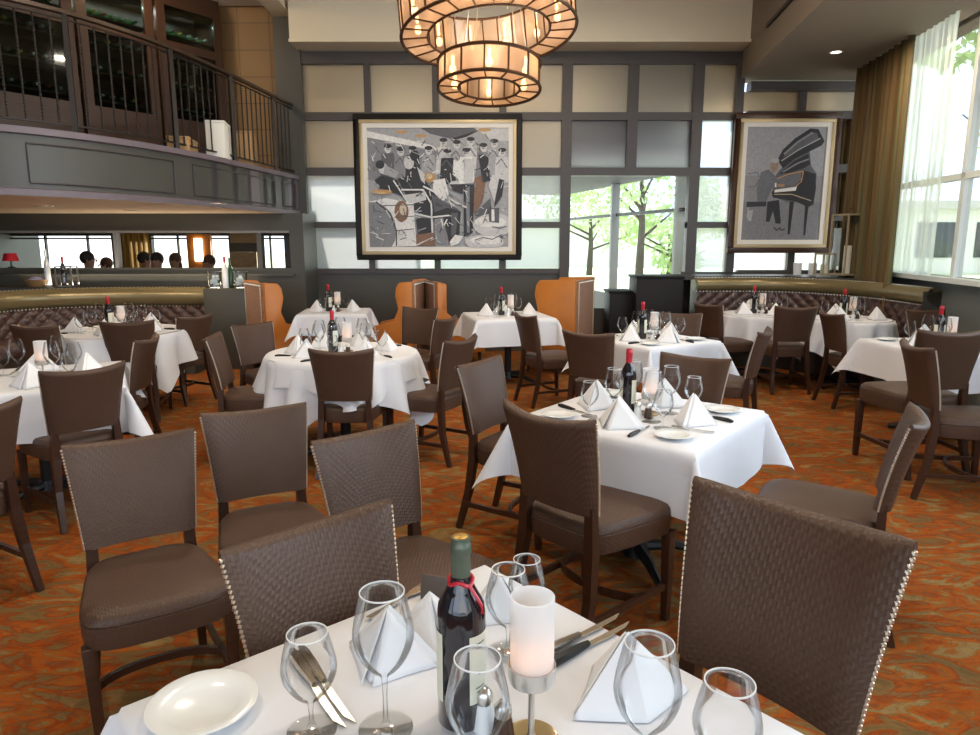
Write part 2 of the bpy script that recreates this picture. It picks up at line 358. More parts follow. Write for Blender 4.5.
# --- gridded window wall
def gx(px): return at(px, 200, YW).x
def gz(py): return at(500, py, YW).z
ztop = gz(58); zsill = gz(272)
wains = MB(); 
xcl, xcr = gx(570), gx(686)
zlow = .62
wains.box((at(292, 300, YW).x, YW, 0), (xcl, YW + .12, zsill)); wains.box((xcr, YW, 0), (6.2, YW + .12, zsill)); wains.box((xcl, YW, 0), (xcr, YW + .12, zlow))
for px0, px1 in [(300, 365), (372, 432), (440, 500)]:
    wains.bar((gx(px0), YW - .005, zsill - .07), (gx(px1), YW - .005, zsill - .07), .01, .02)
structure(wains.build('wall_back', M['wall']))
sbox('trim_1', (at(290, 300, YW).x, 9.96, zsill - .02), (xcl, 10.0, zsill + .05), M['frame'])
fr = MB()
D0, D1 = 9.93, 10.07
xL = gx(297)
vx = [(297, 307.5), (368, 374), (434, 440), (499, 506), (560, 570), (624, 634), (687, 697), (728, 736)]
rows = [(113, 121), (168, 176), (222, 228)]
for i, (a, b) in enumerate(vx):
    fr.box((gx(a), D0 - .004, zsill if i not in (5,) else gz(174)), (gx(b), D1 + .003, ztop + .02))
fr.box((gx(296), D0 - .008, gz(65)), (gx(748), D1 + .006, ztop + .06))
for a, b in rows:
    if a == 222: fr.box((gx(297), D0, gz(b)), (gx(570), D1, gz(a))); fr.box((gx(687), D0, gz(b)), (gx(732), D1, gz(a)))
    else: fr.box((gx(297), D0, gz(b)), (gx(730), D1, gz(a)))
fr.box((gx(560.3), D0 - .002, zlow), (gx(569.8), D1, zsill + .001)); fr.box((gx(683), D0 - .001, zlow), (gx(696.7), D1, zsill + .001))
# right part of the grid, behind the second painting, with projecting shelf bars
fr.box((gx(741), D0 - .05, gz(92)), (gx(868), D1, gz(83)))
for a, b in [(112, 120), (165, 173), (214, 221)]: fr.box((gx(741), D0 - .03, gz(b)), (gx(864), D1, gz(a)))
fr.box((gx(741), D0, zsill - .05), (gx(868), D1, zsill + .03))
for a in (729, 790, 858): fr.box((gx(a), D0 - .002, zsill), (gx(a + 7), D1, gz(88)))
structure(fr.build('window_1', M['frame']))
def pane(name, x0, x1, y0, y1, m, Y=YW):
    k = MB(); k.box((gx(x0), Y - .004, gz(y1)), (gx(x1), Y + .004, gz(y0))); o = k.build(name, m); return structure(o)
cols = [(307.5, 368), (374, 434), (440, 499), (506, 560), (570, 624), (634, 687), (697, 728)]
n = 2
for ci, (a, b) in enumerate(cols):
    pane('window_%d' % n, a, b, 65, 113, M['mirrorpane']); n += 1
    pane('window_%d' % n, a, b, 121, 168, M['mirrorpane'] if ci < 4 else M['frost']); n += 1
    if ci < 4 or ci == 6:
        pane('window_%d' % n, a, b, 176, 222, M['frost']); n += 1
        pane('window_%d' % n, a, b, 228, 272, M['frost']); n += 1
k = MB(); k.box((xcl, YW - .004, zlow), (xcr, YW + .004, gz(176))); structure(k.build('window_%d' % n, M['clear'])); n += 1
for a, b in [(736, 790), (797, 858)]:
    pane('window_%d' % n, a, b, 92, 112, M['mirrorpane']); n += 1
    pane('window_%d' % n, a, b, 228, 271, M['frost']); n += 1
# --- dropped soffit at the right
zs = at(741, 80, YW).z
pA = az(741, 80, zs); pB = az(800, 24, zs); dl = (pB - pA).normalized(); pN = pA - dl * 0; pF = pA + dl * 14
qA = az(869, 70, zs); qB = az(980, 3, zs); dr = (qB - qA).normalized(); qF = qA + dr * 14; q0 = qA - dr * .8
p0 = pA - dl * .1
poly = [(p0.x, 10.2), (pF.x, pF.y), (qF.x + .4, qF.y), (q0.x + .4, 10.2)]
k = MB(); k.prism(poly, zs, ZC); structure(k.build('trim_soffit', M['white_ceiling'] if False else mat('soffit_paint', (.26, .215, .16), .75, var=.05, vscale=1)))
# slot air vent on the soffit face
v0 = at(755, 54, 9.2); 
k = MB()
def on_face(t, z): b = pA + dl * t; return Vector((b.x - .012, b.y, z))
k.bar(on_face(1.3, zs + .32), on_face(3.6, zs + .32), .05, .04); o = k.build('slot_air_vent', M['black']); tag(o, 'thin dark slot vent in the side of the dropped ceiling at right', 'vent')
def downlight(loc, label):
    e = empty('recessed_downlight', loc)
    k = MB(); k.lathe([(.055, -.004), (.075, -.008), (.08, 0)], 20); k.build('trim_ring', M['steel'], e)
    k = MB(); k.lathe([(.001, -.004), (.054, -.003)], 16); k.build('lens', M['lens'], e); tag(e, label, 'ceiling light')
pl = az(836, 52, zs); downlight(pl, 'small round lit downlight in the dropped ceiling above the grand piano painting')
# --- right window wall: follows the soffit's outer edge
zr0 = at(905, 275, 7.4).z
def rw(t, off=0): b = qA + dr * t; nrm = Vector((-dr.y, dr.x, 0)); return Vector((b.x, b.y, 0)) + nrm * (-off)
nrm = Vector((dr.y, -dr.x, 0)); nrm = nrm if nrm.x > 0 else -nrm
def rp(t, z, off=0): b = qA + dr * t; return Vector((b.x, b.y, z)) + nrm * off
def wallstrip(k, t0, t1, z0, z1, o0=0, o1=.1):
    vs = [rp(t0, z0, o0), rp(t1, z0, o0), rp(t1, z0, o1), rp(t0, z0, o1), rp(t0, z1, o0), rp(t1, z1, o0), rp(t1, z1, o1), rp(t0, z1, o1)]
    k.add(vs, [(3, 2, 1, 0), (4, 5, 6, 7), (0, 1, 5, 4), (1, 2, 6, 5), (2, 3, 7, 6), (3, 0, 4, 7)])
k = MB(); wallstrip(k, -.8, 13.5, 0, zr0, .1, .2); wallstrip(k, -.8, 13.5, zs, ZC, .12, .2); structure(k.build('wall_right', mat('right_wall_paint', (.17, .19, .18), .6)))
k = MB(); wallstrip(k, -.8, 13.5, zr0 - .05, zr0 + .0, -.03, .2)
zrail = at(946, 176, 7.0).z
wallstrip(k, -.8, 13.5, zrail - .03, zrail + .03, .08, .16)
for t in (2.44, 4.6, 6.8, 9, 11.2): wallstrip(k, t, t + .07, zr0, zs, .08, .16)
structure(k.build('window_%d' % n, M['column'])); n += 1
k = MB(); wallstrip(k, -.8, 13.5, zr0, zs, .115, .12); structure(k.build('window_%d' % n, M['clear'])); n += 1

# --- left divider wall with long openings, header
YD = 9.3
def dx(px): return at(px, 250, YD).x
zo0 = at(100, 268, YD).z; zo1 = at(100, 233, YD).z; zbal = at(300, 215, 9.95).z
k = MB()
k.box((-9, YD, 0), (dx(304), YD + .12, zo0)); k.box((-9, YD, zo1), (dx(304), YD + .12, zbal)); k.box((dx(290), YD, zo0), (dx(304), YD + .12, zo1)); k.box((dx(257), YD, zo0), (dx(262), YD + .12, zo1))
k.box((-9, YD - .06, zo0 - .1), (dx(294), YD, zo0 - .075)); k.box((dx(304) - .12, YD + .121, 0), (dx(304) - .001, 9.999, zbal))
structure(k.build('wall_divider', M['wall']))
k = MB(); k.box((dx(0) - 1.0, YD - .02, zo1), (dx(290), YD + .14, zo1 + .03)); k.box((dx(114), YD, zo0), (dx(117.5), YD + .1, zo1)); structure(k.build('trim_2', mat('opening_trim', (.20, .20, .20), .5)))
# back room beyond the openings
k = MB(); YB = 13.4
wz0 = at(60, 266, YB).z; wz1 = at(60, 236, YB).z
def bx(px): return at(px, 250, YB).x
sp = [(-30, 8), (112, 152), (229, 262), (292, 420)]
k.box((-9, YB, 0), (bx(300) + 2, YB + .12, .9)); k.box((-9, YB, wz1), (bx(300) + 2, YB + .12, 3))
for a, b in sp: k.box((bx(a), YB, .9), (bx(b), YB + .12, wz1))
structure(k.build('wall_far_room', M['wall']))
k = MB(); k.box((-9, 10.16, 2.2), (-2.5, 13.6, 2.3)); structure(k.build('ceiling.001', M['under']))
k = MB(); k.box((-2.6, 10.2, 0), (-2.5, 13.5, 2.2)); structure(k.build('wall_far_room_side', M['wall']))
k = MB()
for a in (46, 88, 178, 270): k.box((bx(a), YB - .03, .9), (bx(a + 1.5), YB + .03, wz1))
for a, b in [(8, 112), (152, 229), (262, 292)]: k.box((bx(a), YB - .03, wz1 - .06), (bx(b), YB + .03, wz1 - .03))
structure(k.build('window_%d' % n, M['frame'])); n += 1

# --- balcony
bal = [Vector(p) for p in [(-9, 3.8, 0), (-5.6, 4.9, 0), (-4.6, 5.12, 0), (-3.95, 5.38, 0), (-3.5, 5.8, 0), (-3.15, 6.5, 0), (-2.93, 7.4, 0), (-2.78, 8.6, 0), (-2.64, 9.9, 0)]]
def smooth_path(P, n):
    out = []
    for i in range(len(P) - 1):
        a = P[max(i - 1, 0)]; b = P[i]; c = P[i + 1]; d = P[min(i + 2, len(P) - 1)]
        for q in range(n):
            t = q / n; out.append(.5 * ((2 * b) + (c - a) * t + (2 * a - 5 * b + 4 * c - d) * t * t + (3 * b - a - 3 * c + d) * t ** 3))
    out.append(P[-1]); return out
bp_ = smooth_path(bal, 8)
# cumulative length
def path_tools(P):
    L = [0]
    for i in range(1, len(P)): L.append(L[-1] + (P[i] - P[i - 1]).length)
    def pt(s):
        s = min(max(s, 0), L[-1] - 1e-6)
        for i in range(1, len(P)):
            if L[i] >= s:
                t = (s - L[i - 1]) / (L[i] - L[i - 1]); p = P[i - 1].lerp(P[i], t)
                return p, (raw(s + .16) - raw(s - .16)).normalized()
    def raw(s):
        s = min(max(s, 0), L[-1] - 1e-6)
        for i in range(1, len(P)):
            if L[i] >= s: return P[i - 1].lerp(P[i], (s - L[i - 1]) / (L[i] - L[i - 1]))
    return L[-1], pt
BL, bpt = path_tools(bp_)
ZF0, ZF1 = zbal, zbal + .52
k = MB()
def outn(d): return Vector((d.y, -d.x, 0))
def fas(u, v):
    p, d = bpt(u * BL); o = outn(d)
    prof = [(0, ZF0), (.03, ZF0), (.03, ZF0 + .05), (0, ZF0 + .06), (0, ZF1 - .06), (.035, ZF1 - .05), (.035, ZF1), (-.12, ZF1)]
    a, z = prof[int(round(v * 7))]; return p + o * a + Vector((0, 0, z))
k.grid(fas, 90, 7)
structure(k.build('balcony_fascia', M['fascia'], smooth=30, fix=False))
bpanel = MB()   # raised panel mouldings on the fascia
edges = [BL - x for x in (.18, 1.75, 3.45, 5.3, 5.5)]
def moulding(s0, s1):
    for z in (ZF0 + .10, ZF1 - .12):
        pts = [];
        for i in range(13):
            p, d = bpt(s0 + (s1 - s0) * i / 12); pts.append(p + outn(d) * .006 + Vector((0, 0, z)))
        bpanel.tube(pts, .009, 6)
    for s_ in (s0, s1):
        p, d = bpt(s_); q = p + outn(d) * .006; bpanel.tube([q + Vector((0, 0, ZF0 + .10)), q + Vector((0, 0, ZF1 - .12))], .009, 6)
for s1, s0 in [(BL - .1, BL - .55), (BL - .8, BL - 2.7), (BL - 3.0, BL - 4.4), (BL - 4.7, BL - 6.4)]: moulding(s0, s1)
structure(bpanel.build('trim_3', mat('fascia_moulding', (.055, .048, .048), .35)))
k = MB(); poly = [(p.x, p.y) for p in bp_] + [(-2.64, 10.0), (-9, 10.0)]
k.prism(poly, ZF0 - .002, ZF0 + .01); structure(k.build('ceiling.002', M['under']))
k = MB(); k.prism([(p.x - .0, p.y) for p in bp_] + [(-2.64, 10.1), (-9, 10.1)], ZF0 + .02, ZF1 - .005); structure(k.build('floor.001', M['wall']))
for p in [(45, 206), (131, 210), (218, 203)]:
    q = az(p[0], p[1], ZF0 - .003); downlight(q, {45: 'recessed downlight under the balcony above the far left of the booth', 131: 'recessed downlight in the middle of the balcony underside', 218: 'recessed downlight under the balcony nearest the window wall'}[p[0]])
# railing
rail = empty('balcony_railing', (0, 0, 0)); tag(rail, 'curved wrought iron railing with twisted beaded balusters along the balcony', 'railing')
ZR = ZF1 + .93
def rpath(z, s0=0, s1=None, n=90, off=-.04):
    s1 = BL if s1 is None else s1; out = []
    for i in range(n + 1):
        p, d = bpt(s0 + (s1 - s0) * i / n); out.append(p + outn(d) * off + Vector((0, 0, z)))
    return out
def ribbon(k, pts, wd, hd):
    for i in range(len(pts) - 1): k.bar(pts[i], pts[i + 1], wd, hd)
k = MB(); ribbon(k, rpath(ZR), .055, .03); k.build('handrail', mat('bronze_handrail', (.07, .045, .028), .4, .5), rail)
k = MB(); ribbon(k, rpath(ZR - .05), .02, .012); k.build('upper_rail', M['iron'], rail)
k = MB(); ribbon(k, rpath(ZF1 + .06), .025, .015); k.build('bottom_rail', M['iron'], rail)
bb = MB(); bb.tube([(0, 0, 0), (0, 0, ZR - ZF1 - .11)], .006, 5)
for i in range(30): bb.ball((0, 0, .015 + i * .0272), .0115, 6)
def twist_mesh():
    o = bb.build('baluster', M['iron'], rail); return o
b0 = twist_mesh(); me0 = b0.data
s = BL - .12; i = 0; first = True
while s > BL - 7.6:
    p, d = bpt(s); q = p + outn(d) * -.04 + Vector((0, 0, ZF1 + .06))
    if i % 9 == 4:
        k = MB(); k.box((-.02, -.02, -.06), (.02, .02, ZR - ZF1 - .06)); o = k.build('post', M['iron'], rail)
    elif first: o = b0; first = False
    else: o = bpy.data.objects.new('baluster', me0); C.objects.link(o); o.parent = rail
    o.location = q; o.rotation_euler = (0, 0, random.random()); s -= .125; i += 1
# behind the balcony: tan wall, cabinets
k = MB(); k.box((-9, 9.98, ZF1), (at(300, 100, YW).x + .02, 10.15, ZC)); structure(k.build('wall_balcony', M['tanwall']))
sbox('trim_4', (at(289, 300, YW).x, 9.9, 0), (at(304, 100, YW).x, 10.1, ZC), M['wall'])
k = MB(); k.prism([(-4.0, 9.9), (-4.0, 5), (-2.75, 5), (-2.75, 9.9)], ZC - .03, ZC - .001); structure(k.build('ceiling.003', M['white_ceiling']))
k = MB(); k.box((-2.85, 4, ZC - .16), (-2.60, 9.9, ZC)); structure(k.build('trim_5', M['cream']))
# wine cabinets
cA = Vector((-5.55, 6.55, ZF1)); cB = Vector((at(222, 60, 9.75).x, 9.75, ZF1)); cd = (cB - cA); cl = cd.length; cd.normalize(); cn = Vector((cd.y, -cd.x, 0))
cab = empty('wine_cabinet', cA); cab.rotation_euler = (0, 0, math.atan2(cd.y, cd.x)); tag(cab, 'tall dark wood wine display cabinet with glass doors behind the balcony railing', 'cabinet')
hh = ZC - ZF1 - .01
midc = cA + cd * (cl / 2) + Vector((-cn.x, -cn.y, 0)) * .22
lc = light('cabinet_strip_light', 'AREA', (midc.x, midc.y, ZC - .3), (midc.x, midc.y + .001, 0), 26, (.92, 1, .95), cl * .9, .1); lc.rotation_euler = (0, 0, math.atan2(cd.y, cd.x))  # lamp added behind the top rails to brighten the cabinet interior
k = MB(); k.box((0, .02, 0), (cl, .5, .04)); k.box((0, .46, 0), (cl, .5, hh)); k.box((0, 0, hh - .12), (cl, .5, hh)); k.box((0, 0, 0), (.05, .5, hh)); k.box((cl - .05, 0, 0), (cl, .5, hh)); k.box((0, .0, 0), (cl, .04, .10)); k.build('body', M['cabwood'], cab)
nd = 4; dw = cl / nd; bottles = []
glassm = thin_glass('cabinet_glass', (.55, .62, .60), .9, .05, .3)
for i in range(nd):
    x0 = i * dw; fr_ = MB(); st = .13
    fr_.box((x0 + .02, -.05, .1), (x0 + st, 0, hh - .12)); fr_.box((x0 + dw - st, -.05, .1), (x0 + dw - .02, 0, hh - .12)); fr_.box((x0 + st, -.05, .1), (x0 + dw - st, 0, .62)); fr_.box((x0 + st, -.05, hh - .26), (x0 + dw - st, 0, hh - .12)); fr_.box((x0 + st, -.05, 1.42), (x0 + dw - st, 0, 1.52))
    dro = fr_.build('door', M['cabwood'], cab)
    k = MB(); k.box((x0 + st, -.03, .62), (x0 + dw - st, -.02, hh - .26)); k.build('pane', glassm, dro)
    k = MB()
    for zz in (.7, 1.0, 1.3, 1.6): k.box((x0 + .05, .06, zz), (x0 + dw - .05, .45, zz + .02))
    k.build('shelf', M['cabwood'], cab)
    # bottles lying with capsule ends forward
    for zz in (.72, 1.02, 1.32, 1.62):
        for q in range(6):
            bottles.append((x0 + .17 + q * (dw - .34) / 5, zz + .045))
mcap = [mat('capsule_silver', (.6, .62, .6), .3, .6), mat('capsule_red', (.35, .03, .03), .4), mat('capsule_gold', (.6, .45, .1), .3, .7), mat('capsule_green', (.03, .09, .04), .3)]
def lying_bottle(ci):
    e = empty('wine_bottle'); k = MB(); k.tube([(0, .38, 0), (0, .17, 0), (0, .12, 0), (0, .06, 0)], [.038, .038, .015, .014], 10); k.build('body', M['greenglass'], e)
    k = MB(); k.tube([(0, .11, 0), (0, .045, 0)], .017, 8); k.build('capsule', mcap[ci], e); return e
rowname = ['lowest', 'second', 'third', 'top']; ang = cab.rotation_euler.z
for i, (x, z) in enumerate(bottles):
    ci = (i * 7 + i // 5) % 4 if i % 3 else 0
    dcol = i // 24; r_ = (i % 24) // 6; q = i % 6
    pos = cA + cd * x + Vector((0, 0, z)) 
    col = ['silver', 'red', 'gold', 'green'][ci]
    place('lying%d' % ci, lambda: lying_bottle(ci), pos, ang, '%s capsuled wine bottle on the %s shelf behind the %s cabinet door' % (col, rowname[r_], ['first', 'second', 'third', 'fourth'][dcol]), 'bottle', 'wine bottles lying in the balcony cabinet, %s shelf, door %d, %s capsules' % (rowname[r_], dcol + 1, col))
# boxes on the balcony
def bal_at(px, py): return az(px, py, ZF1)
def carton(name, c, sx, sy, h, m, label, rz=0, lid=True):
    e = empty(name, c, rz); k = MB(); k.box((-sx / 2, -sy / 2, 0), (sx / 2, sy / 2, h)); k.build('body', m, e, bevel=.004)
    if lid: k = MB(); k.box((-sx / 2 - .006, -sy / 2 - .006, h), (sx / 2 + .006, sy / 2 + .006, h + .025)); k.build('lid', m, e, bevel=.003)
    tag(e, label, 'box'); return e
carton('shipping_carton', Vector((-2.98, 8.05, ZF1)), .2, .62, .36, M['whitebox'], 'upright white carton behind the balcony railing', .2)
carton('storage_box', Vector((-2.98, 8.85, ZF1)), .25, .5, .38, M['kraft'], 'brown cardboard box beside the white carton on the balcony', .15)
carton('storage_box', Vector((-3.12, 7.4, ZF1)), .2, .45, .12, M['kraft'], 'low flat brown box left of the white carton on the balcony', .2)

# ================================================================== EXTERIOR
k = MB(); k.box((-60, -20, -.16), (60, 90, -.12)); o = k.build('ground', M['pave']); structure(o)
k = MB(); k.prism([(-14, 20), (40, 20), (60, 80), (-40, 80)], -.11, -.09); o = k.build('lawn', M['lawn']); structure(o)
def foliage(name, c, rx, ry, rz, nb, label, trunk=True, ls=.22):
    e = empty(name, (c[0], c[1], -.1)); k = MB(); rnd = random.Random(int(c[0] * 31 + c[1]))
    cz = c[2]
    if trunk:
        t = MB(); t.tube([(0, 0, 0), (.05, 0, cz * .5), (0, .1, cz * .95)], [.16, .11, .07], 8)
        for a in range(5):
            an = a * 1.25; t.tube([(0, 0, cz * (.4 + .08 * a)), (rx * .5 * math.cos(an), ry * .5 * math.sin(an), cz * (.65 + .08 * a))], [.06, .02], 6)
        t.build('trunk', M['bark'], e)
    blobs = [(rnd.uniform(-1, 1) * rx * .7, rnd.uniform(-1, 1) * ry * .7, cz + rnd.uniform(-1, 1) * rz * .7) for _ in range(12)]
    for _ in range(nb):
        b = rnd.choice(blobs); d = Vector([rnd.gauss(0, 1) for _ in range(3)]).normalized() * (rnd.random() ** .4) * min(rx, rz) * .42
        p = Vector(b) + d; a = Vector([rnd.gauss(0, 1) for _ in range(3)]).normalized(); b2 = a.cross(Vector((rnd.random(), rnd.random(), 1))).normalized(); s_ = ls * rnd.uniform(.5, 1)
        k.add([p - a * s_, p - b2 * s_ * .5, p + a * s_, p + b2 * s_ * .5], [(0, 1, 2, 3)])
    k.build('foliage', M['leaf'] if c[0] > 14 else M['paleleaf'], e, smooth=0, fix=False); tag(e, label, 'tree'); return e
foliage('tree', (at(640, 240, 24).x, 24, 4.2), 2.4, 2, 2.6, 1300, 'leafy green tree seen through the clear pane between the two paintings', ls=.17)
foliage('tree', (at(590, 240, 34).x, 34, 3.0), 4, 3, 2.4, 1300, 'pale distant tree seen through the clear pane left of the mullion', ls=.17)
foliage('tree', (13.6, 18, 6.0), 3.6, 3, 4.4, 6500, 'large leafy tree outside the bright right window', ls=.26)
foliage('tree', (6.6, 26, 2.0), 2.6, 2, 1.9, 1500, 'round green bush tree outside the narrow pane beside the grand piano painting', ls=.2)
def house(c, sx, h, label, nwin=6):
    e = empty('building', c); k = MB(); k.box((-sx / 2, 0, 0), (sx / 2, 6, h)); k.build('wall', M['bldg'], e)
    k = MB(); k.box((-sx / 2 - .4, -.5, h), (sx / 2 + .4, 6.4, h + .4)); k.build('roof', mat('roof_edge', (.5, .48, .45), .8), e)
    for i in range(nwin):
        x = -sx / 2 + (i + .5) * sx / nwin; k = MB(); k.box((x - sx / nwin * .32, -.06, h * .25), (x + sx / nwin * .32, 0, h * .8)); k.build('window', M['dglass'], e, bevel=.01)
    tag(e, label, 'building')
house((at(640, 260, 45).x, 45, -.1), 26, 2.6, 'low pale building across the street seen through the clear pane', 0)
house((30, 36, -.1), 18, 3.2, 'low white building across the lawn outside the right window')
# slanting glazed vestibule outside the clear pane
ex = empty('storefront_frame', (0, 0, 0)); A1, A2 = 10.45, 16.0
def ep(px, Y): return at(px, 210, Y)
pR, pL = ep(684, A1), ep(560, A2)
k = MB(); k.bar((pL.x, pL.y, 2.02), (pR.x, pR.y, 2.02), .06, .05); k.bar((pL.x, pL.y, .35), (pR.x, pR.y, .35), .1, .5); k.build('rail', M['frame'], ex)
k = MB()
for px, Y in ((615, 12.9), (680, 10.6)):
    p = ep(px, Y); k.box((p.x - .07, p.y - .07, -.1), (p.x + .07, p.y + .07, 2.6))
k.build('mullion', M['column'], ex); tag(ex, 'white posted glass storefront frame slanting away outside the clear pane', 'window frame')
k = MB(); k.prism([(pR.x + .1, pR.y), (pL.x + .1, pL.y), (-1.3, 15.6), (-1.3, 10.6)], 2.56, 4.4)  # canopy body enlarged upward and leftward to darken the upper panes
o = k.build('entrance_canopy', M['canopy']); tag(o, 'grey canopy roof projecting outside above the clear pane', 'canopy')
# green hedge outside the lower frosted panes
# ================================================================== CURTAINS
def curtain(name, t0, t1, z0, z1, off, amp, waves, m, label, thick=.0):
    k = MB()
    def fn(u, v):
        t = t0 + (t1 - t0) * u; a = amp * (.75 + .25 * math.sin(u * 9)) * (1 - .25 * v)
        return rp(t + .012 * math.sin(v * 5 + u * 20), z0 + (z1 - z0) * v, off + a * math.sin(u * waves * 2 * PI) + a * .3 * math.sin(u * waves * 4.7 * PI))
    k.grid(fn, 150, 12); o = k.build(name, m, smooth=80, fix=False, solid=thick); tag(o, label, 'curtain'); return o
curtain('drape', .0, 1.62, at(885, 276, 8.6).z - .6, zs - .005, -.14, .055, 9, M['drape'], 'gold and brown striped drape gathered in the corner by the right window', .006)
curtain('sheer_curtain', 1.45, 2.42, zr0 + .01, zs - .005, -.08, .03, 8, M['sheer'], 'translucent white sheer curtain beside the striped drape on the right window')
k = MB();  # cloth behind the grid imitates the drape reflected in the glass
def fn(u, v): return Vector((gx(832) + (gx(866) - gx(832)) * u, YW + .16 + .03 * math.sin(u * 34), zsill + (gz(90) - zsill) * v))
k.grid(fn, 60, 4); o = k.build('drape', M['drape'], smooth=80, fix=False, solid=.005); tag(o, 'narrow striped drape behind the shelf bars right of the grand piano painting', 'curtain')
k = MB()
def fn(u, v): return Vector((bx(119) + (bx(152) - bx(119)) * u, YB - .12 + .05 * math.sin(u * 40), .2 + (wz1 + .2 - .2) * v))
k.grid(fn, 60, 3); o = k.build('drape', mat('gold_drape', (.38, .24, .06), .7), smooth=80, fix=False, solid=.005); tag(o, 'gold drape hanging between the windows of the far room behind the left booth', 'curtain')

# ================================================================== PAINTINGS
g = lambda v: (v, v, v)
PM = {}
def pm(c):
    key = tuple(round(x, 3) for x in c)
    if key not in PM: PM[key] = mat('oil_paint_%d' % len(PM), c, .5, var=.3, vscale=30)
    return PM[key]
def painting(name, tl, br, Y, canvas_px, strokes, bgc, label, framecol, tilt=0):
    p0 = at(tl[0], tl[1], Y); p1 = at(br[0], br[1], Y); wd = p1.x - p0.x; ht = p0.z - p1.z
    e = empty(name, ((p0.x + p1.x) / 2, Y, p1.z)); e.rotation_euler = (tilt, 0, 0)
    hw = wd / 2; fw = .075; k = MB()
    k.box((-hw, -.05, 0), (hw, .03, fw)); k.box((-hw, -.05, ht - fw), (hw, .03, ht)); k.box((-hw, -.05, fw), (-hw + fw, .03, ht - fw)); k.box((hw - fw, -.05, fw), (hw, .03, ht - fw)); k.build('frame', M['blackbox'] if framecol == 0 else M['darkwood'], e, bevel=.008)
    k = MB(); a = fw; b = fw + .045
    for (x0, z0, x1, z1) in [(-hw + a, a, hw - a, b), (-hw + a, ht - b, hw - a, ht - a), (-hw + a, b, -hw + b, ht - b), (hw - b, b, hw - a, ht - b)]: k.box((x0, -.04, z0), (x1, .0, z1))
    k.build('liner', mat('gilt_liner', (.55, .44, .25), .4, .3), e, bevel=.004)
    k = MB(); a = b; b = a + .06
    for (x0, z0, x1, z1) in [(-hw + a, a, hw - a, b), (-hw + a, ht - b, hw - a, ht - a), (-hw + a, b, -hw + b, ht - b), (hw - b, b, hw - a, ht - b)]: k.box((x0, -.025, z0), (x1, .0, z1))
    k.build('mount', M['card'], e)
    X0, X1, Z0, Z1 = -hw + b, hw - b, b, ht - b
    cx0, cy0, cx1, cy1 = canvas_px
    def mp(x, y): return (X0 + (x - cx0) / (cx1 - cx0) * (X1 - X0), Z1 - (y - cy0) / (cy1 - cy0) * (Z1 - Z0))
    mats = [pm(bgc)]; k = MB(); k.box((X0, -.008, Z0), (X1, .0, Z1)); dpt = -.0085
    def clampp(p): return (min(max(p[0], X0), X1), min(max(p[1], Z0), Z1))
    def use(c):
        m = pm(c)
        if m not in mats: mats.append(m)
        k.cur = mats.index(m)
    for st in strokes:
        dpt -= .00025; kind = st[0]; use(st[1])
        if kind == 'p':
            pts = [clampp(mp(*q)) for q in st[2]]; k.add([(x, dpt, z) for x, z in pts], [tuple(range(len(pts)))])
        elif kind == 'e':
            cx, cy, rx, ry = st[2][:4]; an = st[2][4] if len(st[2]) > 4 else 0
            pts = []
            for i in range(18):
                t = 2 * PI * i / 18; x = rx * math.cos(t); y = ry * math.sin(t); pts.append(clampp(mp(cx + x * math.cos(an) - y * math.sin(an), cy + x * math.sin(an) + y * math.cos(an))))
            k.add([(x, dpt, z) for x, z in pts], [tuple(range(18))])
        elif kind == 'l':
            wl = st[3]; P = st[2]
            for i in range(len(P) - 1):
                (xa, ya), (xb, yb) = P[i], P[i + 1]; L_ = math.hypot(xb - xa, yb - ya) or 1; nx, ny = -(yb - ya) / L_ * wl / 2, (xb - xa) / L_ * wl / 2
                pts = [clampp(mp(*q)) for q in [(xa + nx, ya + ny), (xb + nx, yb + ny), (xb - nx, yb - ny), (xa - nx, ya - ny)]]; k.add([(x, dpt, z) for x, z in pts], [(0, 1, 2, 3)])
    k.build('canvas', mats, e, smooth=0, fix=False); tag(e, label, 'painting'); return e
DK = (.022, .024, .030); G1 = (.10, .105, .12); G2 = (.22, .23, .25); G3 = (.36, .37, .39); LT = (.56, .57, .58); WH = (.74, .75, .74); OR = (.50, .30, .12); BR = (.22, .12, .075)
J = []
J += [('p', G2, [(60, 110), (430, 190), (430, 330), (60, 330)]), ('p', G3, [(60, 65), (300, 65), (480, 120), (480, 190), (60, 100)]), ('p', G1, [(330, 65), (640, 65), (500, 125), (380, 95)]), ('p', DK, [(480, 120), (640, 70), (560, 110), (485, 130)]), ('p', WH, [(60, 80), (380, 150), (440, 185), (60, 112)]), ('p', LT, [(600, 65), (772, 65), (772, 130), (690, 130)]), ('e', OR, (235, 85, 30, 8)), ('e', OR, (335, 105, 30, 8)), ('e', OR, (650, 76, 35, 8))]
